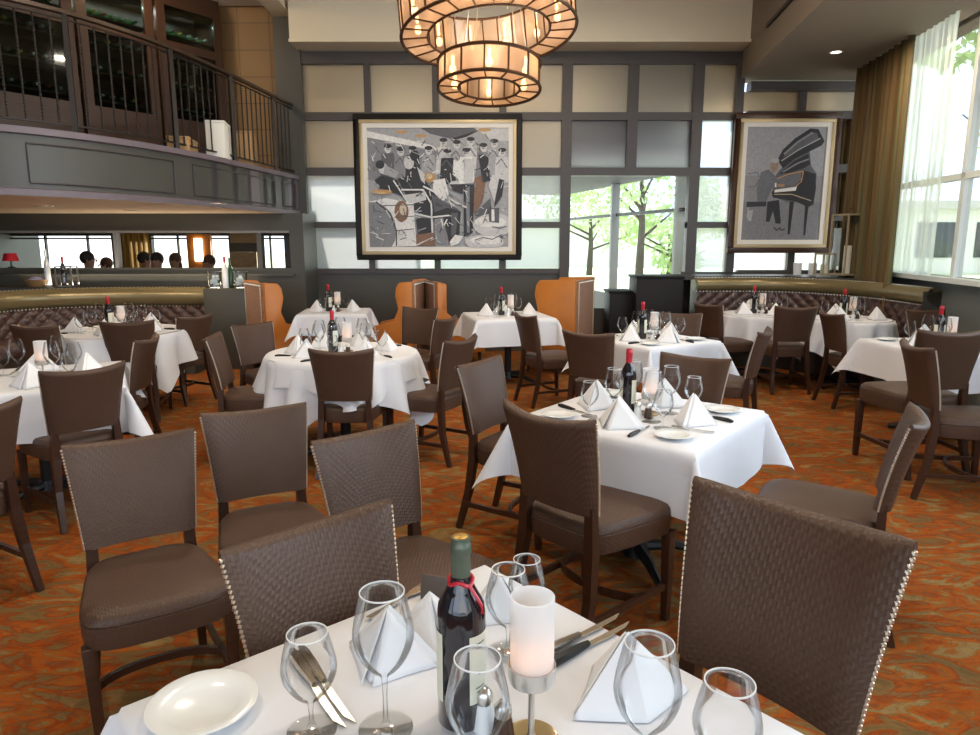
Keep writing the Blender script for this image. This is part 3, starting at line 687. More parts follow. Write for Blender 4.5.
# crowd behind
for i, (x, y) in enumerate([(165, 170), (230, 185), (290, 180), (370, 180), (445, 140), (512, 150), (582, 135), (645, 165), (700, 145), (740, 190), (465, 195), (560, 190)]):
    body = [G1, G2, DK, G3, LT, G3, LT, G2, G3, LT, DK, WH][i]
    J += [('p', body, [(x - 32, y + 22), (x + 30, y + 20), (x + 42, y + 150), (x - 42, y + 160)]), ('e', LT, (x, y, 17, 22)), ('e', DK, (x, y - 14, 20, 11)), ('l', G1, [(x - 8, y + 2), (x + 9, y + 2)], 4), ('l', G1, [(x - 30, y + 60), (x - 5, y + 30), (x + 24, y + 75)], 5)]
J += [('p', WH, [(495, 225), (540, 225), (545, 300), (520, 325), (490, 300)]), ('p', LT, [(550, 220), (600, 220), (590, 340), (545, 340)]), ('p', BR, [(600, 320), (665, 290), (640, 440), (600, 500), (575, 480)]), ('p', DK, [(620, 200), (670, 210), (680, 330), (640, 340)]), ('p', LT, [(690, 300), (725, 320), (720, 400), (700, 440), (670, 360)]), ('p', DK, [(725, 320), (750, 330), (740, 410), (700, 470), (705, 420)]), ('p', DK, [(545, 350), (600, 350), (590, 600), (545, 620)]), ('p', G2, [(555, 370), (575, 360), (575, 600), (560, 600)]), ('p', G1, [(600, 500), (680, 420), (690, 520), (610, 560)])]
# guitarist and seated players
J += [('p', DK, [(95, 330), (130, 305), (210, 330), (250, 420), (210, 400), (120, 370)]), ('e', LT, (140, 270, 24, 28)), ('e', DK, (125, 250, 22, 22)), ('p', G3, [(150, 250), (220, 290), (200, 320), (140, 300)]), ('p', DK, [(210, 320), (330, 300), (400, 400), (440, 470), (360, 520), (300, 480), (250, 400)]), ('e', LT, (270, 240, 26, 34)), ('e', DK, (300, 205, 24, 28)), ('p', LT, [(310, 260), (350, 300), (350, 350), (330, 330)]), ('e', OR, (375, 315, 28, 26)), ('e', (.66, .5, .26), (372, 310, 15, 14)), ('p', WH, [(390, 330), (450, 320), (470, 400), (440, 440), (390, 390)]), ('l', WH, [(340, 360), (560, 470)], 9), ('p', G1, [(380, 400), (520, 480), (520, 530), (400, 510)]), ('p', DK, [(380, 500), (460, 470), (530, 490), (520, 620), (470, 660), (450, 560), (400, 540), (460, 660), (430, 660)]), ('p', G1, [(480, 500), (515, 495), (505, 600), (480, 620)]), ('e', LT, (500, 355, 28, 22)), ('p', DK, [(475, 350), (545, 350), (540, 400), (490, 380)]), ('l', G3, [(475, 390), (540, 440), (520, 480)], 7)]
# chair
J += [('l', WH, [(190, 330), (240, 410), (285, 480), (300, 670)], 7), ('l', WH, [(230, 378), (340, 378), (380, 450), (385, 670)], 8), ('p', LT, [(240, 405), (350, 390), (355, 430), (270, 455)]), ('p', DK, [(270, 465), (370, 440), (375, 500), (320, 500)]), ('l', WH, [(290, 500), (380, 520), (470, 510)], 8), ('p', DK, [(300, 520), (375, 525), (380, 600), (310, 610)]), ('p', BR, [(300, 610), (390, 600), (400, 670), (300, 670)]), ('l', WH, [(300, 665), (385, 625)], 5), ('p', G2, [(395, 530), (440, 520), (460, 660), (395, 660)]), ('l', WH, [(430, 530), (440, 570), (460, 530)], 7)]
# drum, face motif, shoes, table
J += [('p', WH, [(60, 440), (150, 420), (290, 450), (300, 670), (60, 675)]), ('e', G2, (80, 590, 120, 150)), ('p', WH, [(200, 600), (280, 560), (295, 670), (200, 670)]), ('e', BR, (228, 490, 36, 56)), ('e', (.62, .52, .40), (236, 480, 18, 30)), ('l', DK, [(100, 440), (170, 500), (200, 590), (198, 670)], 6), ('l', G1, [(135, 460), (290, 455)], 5), ('l', G1, [(190, 520), (290, 515)], 4), ('l', G1, [(200, 590), (290, 580)], 5), ('e', OR, (130, 390, 55, 13)), ('e', (.6, .42, .2), (120, 395, 30, 7)), ('p', WH, [(470, 650), (500, 610), (540, 620), (520, 655), (480, 672)]), ('e', LT, (700, 560, 110, 60)), ('e', WH, (680, 545, 80, 28)), ('e', LT, (650, 650, 100, 40)), ('e', WH, (660, 640, 85, 22)), ('p', G1, [(670, 475), (725, 470), (725, 550), (675, 545)]), ('p', WH, [(685, 480), (700, 478), (702, 540), (688, 540)]), ('l', G1, [(600, 640), (640, 625), (690, 635), (740, 610)], 5), ('l', G1, [(690, 570), (730, 575), (765, 568)], 6), ('l', DK, [(740, 620), (735, 650)], 5)]
rr = random.Random(4)
for i in range(240):
    x = rr.uniform(70, 760); y = rr.uniform(120, 660); a = rr.uniform(0, 6.3); l = rr.uniform(8, 46)
    J.append(('l', rr.choice([DK, G1, G3, LT, WH, WH]), [(x, y), (x + l * math.cos(a), y + l * math.sin(a))], rr.uniform(2, 5)))
painting('framed_painting', (353, 114), (521, 260), 9.89, (62, 65, 772, 675), J, G3, 'large framed black and white painting of a jazz band with guitarist and drum', 0)
P_ = [('p', (.30, .31, .34), [(60, 70), (500, 70), (500, 330), (60, 330)]), ('p', (.20, .205, .225), [(60, 470), (500, 470), (480, 690), (50, 690)]), ('p', G1, [(225, 340), (250, 300), (300, 250), (410, 195), (425, 275), (460, 320), (455, 480), (300, 470), (220, 440)]), ('p', DK, [(235, 245), (262, 190), (325, 130), (405, 78), (450, 82), (489, 145), (475, 168), (400, 205), (330, 240), (270, 290)]), ('p', G1, [(262, 235), (330, 160), (410, 98), (440, 100), (455, 130), (380, 175)]), ('l', G2, [(270, 215), (340, 150), (420, 100)], 10), ('l', G3, [(258, 250), (350, 190), (465, 130)], 6), ('p', DK, [(250, 320), (330, 250), (405, 212), (420, 268), (385, 290), (300, 315)]), ('l', G2, [(270, 310), (350, 262), (410, 240)], 8), ('p', DK, [(385, 300), (455, 320), (462, 400), (455, 485), (425, 500), (360, 470), (225, 448), (215, 415), (350, 400)]), ('p', (.13, .135, .155), [(240, 345), (370, 312), (378, 350), (340, 385), (262, 380)]), ('l', OR, [(235, 348), (300, 322), (385, 305), (378, 360), (345, 392)], 5), ('p', WH, [(235, 405), (355, 388), (350, 410), (230, 420)]), ('l', (.45, .36, .24), [(230, 430), (330, 430), (440, 465)], 5), ('p', DK, [(320, 470), (345, 470), (335, 650), (322, 650)]), ('p', DK, [(408, 490), (428, 490), (422, 655), (412, 655)]),
      ('p', (.13, .14, .16), [(150, 310), (190, 295), (240, 340), (250, 380), (215, 400), (190, 470), (140, 475), (130, 400)]), ('p', (.28, .2, .15), [(200, 260), (245, 250), (240, 300), (215, 315), (200, 290)]), ('e', G3, (222, 248, 24, 14)), ('l', (.14, .15, .17), [(190, 350), (240, 385)], 18), ('e', (.34, .22, .14), (265, 382, 22, 9)), ('p', DK, [(80, 470), (190, 470), (190, 495), (80, 500)]), ('p', DK, [(195, 470), (260, 460), (280, 590), (250, 590), (230, 520), (215, 580), (195, 580)]), ('l', G3, [(90, 500), (88, 560)], 6), ('p', G3, [(88, 520), (120, 515), (110, 580), (90, 570)]), ('l', G1, [(78, 320), (130, 310), (140, 340)], 4), ('l', G1, [(78, 390), (120, 390), (140, 350)], 4), ('p', WH, [(230, 370), (238, 368), (240, 392), (232, 392)]), ('l', DK, [(240, 610), (260, 628), (275, 612), (285, 628), (305, 618)], 6)]
painting('framed_painting', (735, 113), (830, 253), 9.845, (60, 70, 500, 680), P_, (.24, .245, .265), 'tall framed grey painting of a seated pianist at an open grand piano', 1)

# ================================================================== CHANDELIER
def ring(parent, rad, inner, z0, hh, nseg, nb, tilt):
    e = MB(); n = 64
    for rr_, z in [(rad, 0), (rad, hh), (inner, 0), (inner, hh)]:
        pts = [Vector((rr_ * math.cos(2 * PI * i / n), rr_ * math.sin(2 * PI * i / n), z)) for i in range(n + 1)]; e.tube(pts, .014 if rr_ == rad else .010, 6, False)
    for i in range(nseg):
        a = 2 * PI * (i + .3) / nseg; c, s_ = math.cos(a), math.sin(a)
        e.bar((rad * c, rad * s_, 0), (rad * c, rad * s_, hh), .012, .012, (c, s_, .01)); e.bar((rad * c, rad * s_, 0), (inner * c, inner * s_, 0), .010, .010)
        e.bar((inner * c, inner * s_, 0), (inner * c, inner * s_, hh), .010, .010, (c, s_, .01)); e.bar((rad * c, rad * s_, hh), (inner * c, inner * s_, hh), .010, .010)
    fo = e.build('frame', M['lampframe'], parent); fo.location = (0, 0, z0); fo.rotation_euler = tilt
    e = MB(); q = .008
    e.lathe([(rad - q, .002), (rad - q, hh - .002)], 64); e.lathe([(inner + q, .002), (inner + q, hh - .002)], 64); e.lathe([(inner + q, .006), (rad - q, .006)], 64)
    e.build('glass_panel', M['mica'], fo, fix=False)
    for i in range(nb):
        a = 2 * PI * (i + .5) / nb; m_ = (rad + inner) / 2; k2 = MB(); k2.ball((m_ * math.cos(a), m_ * math.sin(a), hh * .45), .028, 10, (1, 1, 1.4)); k2.tube([(m_ * math.cos(a), m_ * math.sin(a), hh * .62), (m_ * math.cos(a), m_ * math.sin(a), hh * .98)], .012, 8)
        k2.build('bulb', M['bulb'], fo)
    return fo
YC = 6.0; c0 = at(489, 89, YC); c1 = at(491, 34, YC)
ch = empty('chandelier', (c0.x, YC, c0.z)); tag(ch, 'two tier round chandelier with amber glass panels in a bronze frame', 'chandelier')
ru = 174 / F * YC * .985 / 2 * .955; rl = 103 / F * YC * .985 / 2 * .955
u = ring(ch, ru, ru * .70, c1.z - c0.z, .34, 24, 12, (R(-8), R(-5), 0))
l = ring(ch, rl, rl * .60, 0, .20, 14, 6, (R(-8), R(1), 0))
k = MB()
for i in range(6):
    a = 2 * PI * i / 6 + .2; k.tube([(ru * .72 * math.cos(a), ru * .72 * math.sin(a), c1.z - c0.z + .33), (.05 * math.cos(a), .05 * math.sin(a), ZC - c0.z - .03)], .003, 5)
    k.tube([(rl * .8 * math.cos(a), rl * .8 * math.sin(a), .2), (.05 * math.cos(a), .05 * math.sin(a), ZC - c0.z - .03)], .0025, 5)
k.build('suspension_cable', M['steel'], ch); k = MB(); k.lathe([(.001, ZC - c0.z - .06), (.14, ZC - c0.z - .05), (.16, ZC - c0.z - .001)], 28); k.build('canopy', M['lampframe'], ch)
lp = bpy.data.lights.new('chandelier_glow', 'POINT'); lp.energy = 14; lp.color = (1, .7, .42); lp.shadow_soft_size = .3; lo = bpy.data.objects.new('chandelier_glow', lp); C.objects.link(lo); lo.location = (c0.x, YC, c0.z + .42)

# ================================================================== CHAIRS
def make_chair():
    e = empty('dining_chair')
    HB, HT = .54, .87
    def prof(z):     # y of backrest centre line
        t = (z - .45) / .42; return -.205 - .055 * t - .055 * t * t
    def ringp(j):
        t = j; z = HB + (HT - HB) * t; hw = .182 + .026 * t + .010 * t * t; th = .030 - .004 * t; out = []
        nn = 14
        for side in (1, -1):
            for i in range(nn + 1):
                u_ = -1 + 2 * i / nn; u_ *= side
                x = hw * u_; edge = 1 - max(0, abs(u_) - .9) / .1; edge = math.sqrt(max(0, edge * (2 - edge))) if abs(u_) > .9 else 1
                ear = .022 * u_ * u_ * t ** 2
                y = prof(z) + .045 * u_ * u_ * (.5 + .5 * t) + (th * (.35 + .65 * edge)) * side
                out.append(Vector((x, y, z + ear)))
        return out
    rows_ = [0, .03, .15, .3, .45, .6, .75, .88, .96, 1.0]; k = MB(); vs = []
    rings = [ringp(t) for t in rows_]
    # rounded top and bottom
    def shrink(rg, f, dz):
        nn = len(rg) // 2; out = []
        for i, p in enumerate(rg):
            opp = rg[(len(rg) - 1 - i)]; mid = (p + opp) / 2; out.append(mid + (p - mid) * f + Vector((0, 0, dz)))
        return out
    rings = [shrink(rings[0], .2, -.006), shrink(rings[0], .75, -.003)] + rings + [shrink(rings[-1], .8, .010), shrink(rings[-1], .25, .016)]
    n_ = len(rings[0]); fs = []
    for r_ in rings: vs += r_
    for i in range(len(rings) - 1):
        for q in range(n_): fs.append((i * n_ + q, i * n_ + (q + 1) % n_, (i + 1) * n_ + (q + 1) % n_, (i + 1) * n_ + q))
    fs += [tuple(range(n_))[::-1], tuple((len(rings) - 1) * n_ + q for q in range(n_))]
    k.add(vs, fs); k.build('backrest', M['leather'], e, smooth=50)
    for sgn in (-1, 1):
        k = MB()
        for i in range(34):
            t = .01 + .98 * i / 33; z = HB + (HT - HB) * t; hw = .182 + .026 * t + .010 * t * t
            k.ball((sgn * (hw + .0008), prof(z) + .045 * (.5 + .5 * t) + .005, z + .022 * t * t), .0060, 6)
        k.build('nailhead_trim', M['brass'], e)
    # seat
    def sring(f, z, cr=0):
        out = []
        for i in range(40):
            a = 2 * PI * i / 40; c, s_ = math.cos(a), math.sin(a); p_ = 5.0
            rr_ = (abs(c) ** p_ + abs(s_) ** p_) ** (-1 / p_); x, y = c * rr_, s_ * rr_
            hw = .212 + .03 * y; yy = .235 * y + (.02 * (1 - x * x) if y > 0 else 0)
            out.append(Vector((x * hw * f, yy * f + .02, z)))
        return out
    rg = [sring(.94, .375), sring(.98, .38), sring(1.0, .42), sring(1.0, .452), sring(.985, .455), sring(1.0, .459), sring(.985, .478), sring(.94, .490), sring(.8, .498), sring(.45, .503), sring(.1, .504)]
    k = MB(); vs = []; fs = []
    for r_ in rg: vs += r_
    for i in range(len(rg) - 1):
        for q in range(40): fs.append((i * 40 + q, i * 40 + (q + 1) % 40, (i + 1) * 40 + (q + 1) % 40, (i + 1) * 40 + q))
    fs += [tuple(range(40))[::-1], tuple(400 + q for q in range(40))]
    k.add(vs, fs); k.build('seat', M['leather'], e, smooth=35)
    for sx in (-1, 1):
        k = MB(); k.bar((sx * .21, .205, .385), (sx * .205, .215, 0), .042, .042, (0, 1, 0), .028, .028); k.build('leg', M['darkwood'], e, bevel=.003)
        k = MB(); pts = [((sx * .160, -.208, .57), .036, .030), ((sx * .165, -.205, .40), .042, .04), ((sx * .178, -.225, .22), .036, .036), ((sx * .190, -.285, 0), .028, .028)]
        for (a, w1, h1), (b, w2, h2) in zip(pts, pts[1:]): k.bar(a, b, w1, h1, (0, 1, 0), w2, h2)
        k.build('leg', M['darkwood'], e)
    k = MB(); k.bar((-.205, .212, .15), (-.194, -.25, .15), .018, .026); k.bar((.205, .212, .15), (.194, -.25, .15), .018, .026)
    pts = [Vector((.2 * math.cos(PI + PI * i / 10), .02 - .09 * math.sin(PI * i / 10) + .05, .15)) for i in range(11)]
    ribbon(k, pts, .018, .026); k.build('stretcher', M['darkwood'], e)
    return e
def chair(px, py, face, label, s=1.0, top=.885):
    P = az(px, py, top * s); th = R(face - 90); off = Matrix.Rotation(th, 3, 'Z') @ Vector((0, -.30, 0)) * s
    return place('chair', make_chair, (P.x - off.x, P.y - off.y, 0), th, label, 'chair', 'brown woven leather dining chairs around the tables', s)
B = 'brown leather chair '
chair(130, 440, -57, B + 'with its whole seat in view, left of the nearest table', .98)
chair(254, 411, -62, B + 'facing us behind the closest one, second row', .98)
chair(361, 434, -47, B + 'facing us, just left of the wine bottle neck', 1.0)
chair(306, 528, -46, B + 'pushed to the far left side of the nearest table', 1.02)
chair(541, 416, 42, B + 'seen from behind at the middle square table', 1.06)
chair(799, 512, -140, B + 'with bright nailheads, pushed to the right of the nearest table', 1.12)
chair(919, 419, 150, B + 'seen side on, right of the middle square table', 1.0)
chair(697, 358, -128, B + 'behind the glasses of the middle square table', 1.0)
chair(586, 334, 55, B + 'seen from behind at the second square table', 1.0)
chair(340, 352, 90, B + 'seen from behind in front of the big round table', .98)
chair(475, 363, -32, B + 'turned sideways, just left of the middle square table', 1.02)
chair(464, 340, 152, B + 'at the right of the big round table', 1.0)
chair(448, 319, 155, B + 'second along the right of the big round table', .95)
chair(422, 309, -118, B + 'in front of the pair of orange winged chairs', 1.0)
chair(523, 316, 25, B + 'seen from behind at the square table below the jazz painting', .98)
chair(250, 325, -38, B + 'between the left orange winged chair and big round table', .95)
chair(209, 338, 8, B + 'seen edge on, seat to the right, left of big round table', 1.0)
chair(197, 317, 153, B + 'at the right end of the left booth table', .96)
chair(126, 323, 105, B + 'seen from behind in front of the left booth table', 1.0)
chair(150, 339, 188, B + 'seen edge on, overlapping the one before the left booth table', 1.0)
chair(86, 370, 140, B + 'seen from behind at the right of the left edge table', 1.0)
chair(-30, 412, 152, B + 'cut off by the left edge of the picture', 1.0)
chair(31, 327, 84, B + 'between the left edge table and the left booth', 1.0)
chair(829, 314, 2, B + 'catching blue light, left of the right edge table', 1.0)
chair(798, 308, 90, B + 'seen from behind at the left table of the right booth', 1.02)
chair(767, 332, 150, B + 'side on, at the right of the second square table', 1.0)
chair(706, 305, 25, B + 'nearest the left end of the right tufted booth', 1.0)
chair(681, 314, -105, B + 'facing us at the far side of the second square table', .95)
chair(923, 311, -82, B + 'facing us at the far side of the right edge table', 1.0)
chair(957, 333, 95, B + 'seen from behind in front of the right edge table', 1.12)
chair(913, 346, -10, B + 'seen edge on below the right edge table', 1.05)

# ================================================================== TABLES
def make_table_round(rad=.5): pass
def table(c, rot, half, kind, tn, drop=.30, over=None, fold_seed=0, amp=1.0):
    e = empty('dining_table', (c[0], c[1], 0), rot)
    tag(e, 'black pedestal table under white cloth, ' + tn, 'table')
    k = MB()
    if kind == 'sq': k.box((-half, -half, .715), (half, half, .745))
    else: k.lathe([(.001, .715), (half, .715), (half, .745), (.001, .745)], 40)
    k.build('tabletop', M['darkwood'], e)
    k = MB(); k.lathe([(.04, .04), (.04, .70), (.12, .715)], 16); k.build('column', M['black'], e)
    k = MB(); k.lathe([(.001, .03), (.07, .03), (.05, .10), (.001, .10)], 16); k.build('base', M['black'], e)
    for i in range(4):
        a = PI / 2 * i + (PI / 4 if kind == 'sq' else .3); k = MB(); k.tube([(.04 * math.cos(a), .04 * math.sin(a), .07), (.2 * math.cos(a), .2 * math.sin(a), .065), (.36 * math.cos(a), .36 * math.sin(a), .022)], [.03, .026, .02], 8); k.build('foot', M['black'], e)
    cloth(c, rot, half, kind, tn, drop, fold_seed, amp)
def cloth(c, rot, half, kind, tn, drop, seed, amp, dz=0.0, extra=False, name='tablecloth', lbl='white tablecloth over '):
    rnd = random.Random(seed); ph = [rnd.uniform(0, 6.28) for _ in range(6)]; L_ = half + drop; ZT = .7475 + dz; h0 = half + .004
    k = MB()
    if kind == 'sq':
        inner = [-h0 + 2 * h0 * i / 10 for i in range(11)]; no = 14; outer = [h0 + (L_ - h0) * (i / no) for i in range(1, no + 1)]
        cs = [-v for v in reversed(outer)] + inner + outer
        def f(x, y):
            px, py = max(-h0, min(h0, x)), max(-h0, min(h0, y)); ex_, ey = x - px, y - py; d = math.hypot(ex_, ey)
            if d < 1e-6: return Vector((x, y, ZT))
            nx, ny = ex_ / d, ey / d; cor = 2 * abs(nx * ny); s_ = px * .9 + py * 1.1
            t = x if abs(ny) > abs(nx) else y; sd = (0 if ny > .7 else 1 if ny < -.7 else 2 if nx > 0 else 3)
            fl = .012 * min(1, d / .03) + .05 * d + amp * (.055 * d * math.sin(t * 11 + ph[sd]) + .03 * d * math.sin(t * 23 + ph[(sd + 1) % 4])) * (1 - cor) + .42 * cor * d
            rd = min(d, .012)
            return Vector((px + nx * fl, py + ny * fl, ZT - max(0, d - .006) * (.985 - .12 * cor)))
        n_ = len(cs); vs = [f(x, y) for x in cs for y in cs]; fs = [(i * n_ + j, (i + 1) * n_ + j, (i + 1) * n_ + j + 1, i * n_ + j + 1) for i in range(n_ - 1) for j in range(n_ - 1)]
        k.add(vs, fs)
    else:
        def g_(u_, v):
            a = 2 * PI * u_; ca, sa = math.cos(a), math.sin(a); rect = L_ * (1.0 / max(abs(ca), abs(sa))) ** .7
            r_ = v * rect if v < .0 else None
            vv = v; rin = h0
            if vv < .4: rr_ = rin * vv / .4; return Vector((rr_ * ca, rr_ * sa, ZT))
            d = (rect - rin) * (vv - .4) / .6
            fl = .012 * min(1, d / .03) + .05 * d + amp * .16 * d * (math.sin(a * 11 + ph[0]) * .6 + math.sin(a * 7 + ph[1]) * .5 + math.sin(a * 19 + ph[2]) * .25 + .6)
            return Vector(((rin + fl) * ca, (rin + fl) * sa, ZT - d * .97))
        k.grid(g_, 150, 22, True)
    o = k.build(name, M['cloth'], smooth=60, fix=False); o.location = (c[0], c[1], 0); o.rotation_euler = (0, 0, rot)
    tag(o, lbl + tn, 'tablecloth'); return o

# ---------------- tableware
def lathe_obj(name, prof, m, parent=None, n=28, fix=True): k = MB(); k.lathe(prof, n); return k.build(name, m, parent, smooth=60, fix=fix)
def make_wineglass(h=.235, r=.049, bowl=.142, parts=True):
    e = empty('wine_glass'); sb = h - bowl; n_ = 32 if parts else 14
    pts = [(.004, sb)]
    for i in range(1, 13):
        t = i / 12; rr_ = r * (math.sin(min(1, t * 1.75) * PI / 2) ** .62) * (1 - .30 * max(0, t - .45) ** 1.3 / .45); pts.append((rr_, sb + bowl * t))
    lip = [(pts[-1][0] - .0012, h + .0008), (pts[-1][0] - .002, h - .001)]
    inner = [(max(.001, a - .0014), b + (.002 if i == 0 else 0)) for i, (a, b) in enumerate(pts)][::-1]
    if parts:
        lathe_obj('bowl', pts + lip, M['glass'], e, n_, False)
        lathe_obj('rim', [(pts[-1][0] + .0008, h - .001), (pts[-1][0] + .0008, h + .001), (pts[-1][0] - .001, h + .001), (pts[-1][0] - .001, h - .001)], M['rimglass'], e, n_)
        lathe_obj('stem', [(.010, .004), (.0045, .018), (.0035, sb * .6), (.005, sb - .004), (.008, sb + .002)], M['glass'], e, 14, False)
        lathe_obj('foot', [(.001, .0005), (r * .86, .0005), (r * .88, .0018), (.010, .0055)], M['glass'], e, n_, False)
        return e
    bpy.data.objects.remove(e)
    k = MB(); k.lathe(pts + lip, n_); k.lathe([(r * .86, .0005), (.008, .004), (.004, .02), (.0035, sb * .7), (.006, sb)], n_); return k.build('wine_glass', M['glass'], None, smooth=60, fix=False)
M['rimglass'] = mat('glass_rim', (.80, .83, .84), .12, spec=.8)
def make_goblet(parts=True): 
    o = make_wineglass(.175, .046, .122, parts); o.name = 'water_goblet'; return o
def make_plate(r=.082):
    k = MB(); k.lathe([(.001, .004), (r * .55, .004), (r * .66, .007), (r, .016), (r + .002, .0175), (r, .019), (r * .66, .010), (r * .56, .0065), (.001, .0062)], 40); return k.build('bread_plate', M['china'], smooth=60)
def make_knife(handle=None):
    e = empty('table_knife'); k = MB(); k.add([(-.004, .0, .006), (.006, 0, .006), (.009, .05, .005), (.007, .10, .004), (-.003, .125, .004), (-.004, 0, .003), (.006, 0, .003), (.009, .05, .002), (.007, .1, .001), (-.003, .125, .001)], [(0, 1, 2, 3, 4), (9, 8, 7, 6, 5), (0, 5, 6, 1), (1, 6, 7, 2), (2, 7, 8, 3), (3, 8, 9, 4), (4, 9, 5, 0)]); k.build('blade', M['silver'], e)
    k = MB(); k.tube([(0, .004, .006), (.001, -.04, .0075), (.001, -.085, .008), (0, -.11, .007)], [.006, .0095, .0105, .007], 8); k.build('handle', handle or M['silver'], e); return e
def make_fork():
    e = empty('table_fork'); k = MB(); k.bar((-.0, .0, .006), (0, -.105, .006), .006, .003, (0, 0, 1), .013, .003); k.build('handle', M['silver'], e)
    k = MB(); k.prism([(-.003, 0), (.003, 0), (.011, .03), (.011, .042), (-.011, .042), (-.011, .03)], .0045, .007)
    for i in range(4): x = -.0095 + i * .0063; k.bar((x, .04, .006), (x, .085, .008), .0032, .0025)
    k.build('tines', M['silver'], e); return e
def make_napkin(s=1.0):
    k = MB(); ap = Vector((0, .01, .125)) * s
    def leaf(pts): k.add([Vector(p) * s for p in pts], [tuple(range(len(pts)))])
    A = (0, .012, .125); Lf = (-.115, .035, .001); Rt = (.115, .035, .001); Fr = (0, -.075, .001); Bk = (0, .085, .001); ml = (-.05, -.03, .001); mr = (.05, -.03, .001)
    def tri(a, b, c, bow):
        a, b, c = Vector(a), Vector(b), Vector(c); nn = 8; nrm_ = (b - a).cross(c - a).normalized(); vs = []; idx = {}
        for i in range(nn + 1):
            for j in range(nn + 1 - i):
                p = a + (b - a) * i / nn + (c - a) * j / nn; w_ = (i / nn) * (j / nn) * 4 * .5; p = p + nrm_ * bow * w_ * (1 - (i + j) / nn * .3); p.z = max(p.z, .0008); idx[(i, j)] = len(vs); vs.append(p * s)
        fs = []
        for i in range(nn):
            for j in range(nn - i):
                fs.append((idx[(i, j)], idx[(i + 1, j)], idx[(i, j + 1)]))
                if i + j < nn - 1: fs.append((idx[(i + 1, j)], idx[(i + 1, j + 1)], idx[(i, j + 1)]))
        k.add(vs, fs)
    tri(A, Lf, Fr, .008); tri(A, Fr, Rt, .008); tri(A, Rt, Bk, .006); tri(A, Bk, Lf, .006)
    tri((0, .004, .121), (-.105, .02, .001), (-.012, -.088, .001), -.012); tri((0, .004, .121), (.012, -.088, .001), (.105, .02, .001), -.012)
    return k.build('folded_napkin', M['napkin'], smooth=30, fix=False, solid=.002)
def make_bottle(cap='red', ribbon_=False, big=1.0, parts=True):
    e = empty('wine_bottle'); h = .315
    lathe_obj('body', [(.001, .002), (.034, .0), (.0385, .006), (.0385, .185), (.036, .205), (.024, .228), (.0155, .245), (.0140, .27), (.0140, .305)], M['bottle'], e, 32 if parts else 14)
    cm = M['red'] if cap == 'red' else M['foilg']
    lathe_obj('capsule', [(.0152, .243), (.0150, .286), (.0165, .288), (.0165, .302), (.0152, .304), (.0150, h - .001), (.010, h)], cm, e, 24)
    if cap != 'red': lathe_obj('cap_top', [(.001, h + .001), (.011, h + .0005), (.0125, h - .001)], M['cork'], e, 20)
    k = MB()
    def lab(a0, a1, z0, z1, rr_): k.grid(lambda u_, v: Vector((rr_ * math.cos(a0 + (a1 - a0) * u_), rr_ * math.sin(a0 + (a1 - a0) * u_), z0 + (z1 - z0) * v)), 18, 1)
    lab(R(-75), R(60), .05, .165, .0392); k.build('label', M['label'], e, fix=False, smooth=60)
    k = MB(); lab(R(150), R(218), .05, .165, .0392); k.build('label', M['label'], e, fix=False, smooth=60)
    if ribbon_:
        k = MB(); k.tube([Vector((.0185 * math.cos(2 * PI * i / 20), .0185 * math.sin(2 * PI * i / 20), .242 + .004 * math.sin(i))) for i in range(21)], .0032, 6); k.tube([(.012, -.016, .240), (.022, -.026, .226), (.030, -.028, .212), (.031, -.028, .200)], .003, 6); k.build('ribbon', M['red'], e)
        k = MB()
        for z_, w_ in ((.150, .5), (.142, .35), (.098, .25), (.075, .5), (.068, .4)): k.grid(lambda u_, v, z_=z_, w_=w_: Vector((.0394 * math.cos(R(-45) + w_ * (u_ - .5)), .0394 * math.sin(R(-45) + w_ * (u_ - .5)), z_ + .002 * v)), 6, 1)
        k.build('label_print', M['ink'], e, fix=False)
    return e
def make_candle(h=.26, parts=True):
    e = empty('candle_lamp')
    cup = h - .135
    lathe_obj('base', [(.001, .0), (.046, .0), (.048, .004), (.044, .010), (.030, .006), (.010, .009), (.001, .009)], M['amber'], e, 28)
    lathe_obj('stem', [(.010, .008), (.0055, .02), (.0055, cup - .02), (.012, cup - .012)], M['steel'], e, 14)
    lathe_obj('holder_cup', [(.001, cup - .012), (.036, cup - .012), (.039, cup), (.039, cup + .018), (.0370, cup + .018), (.0370, cup + .001), (.001, cup)], M['steel'], e, 28)
    sh = lathe_obj('glass_shade', [(.0355, cup + .002), (.0355, h), (.0335, h + .001), (.0335, cup + .002)], M['candleglass'], e, 32, False)
    k = MB(); k.lathe([(.001, cup + .002), (.019, cup + .002), (.019, cup + .022), (.001, cup + .022)], 16); k.build('candle', M['wax'], e)
    k = MB(); k.ball((0, 0, cup + .045), .0085, 10, (1, 1, 1.7)); k.build('flame', M['flame'], e)
    return e
def make_shaker(dark=False):
    e = empty('pepper_shaker' if dark else 'salt_shaker')
    lathe_obj('body', [(.001, 0), (.020, 0), (.021, .006), (.015, .045), (.0135, .05)], M['rimglass'] if not dark else M['darkwood'], e, 16); lathe_obj('cap', [(.0138, .05), (.0155, .056), (.0145, .068), (.008, .077), (.001, .079)], M['steel'], e, 16); return e
def make_card():
    k = MB(); k.bar((0, -.018, 0), (0, .0, .11), .09, .0015, (1, 0, 0)); k.bar((0, .018, 0), (0, .0, .11), .09, .0015, (1, 0, 0)); k.v = [(y if False else x, y, z) for x, y, z in k.v]; return k.build('table_card', M['card'])

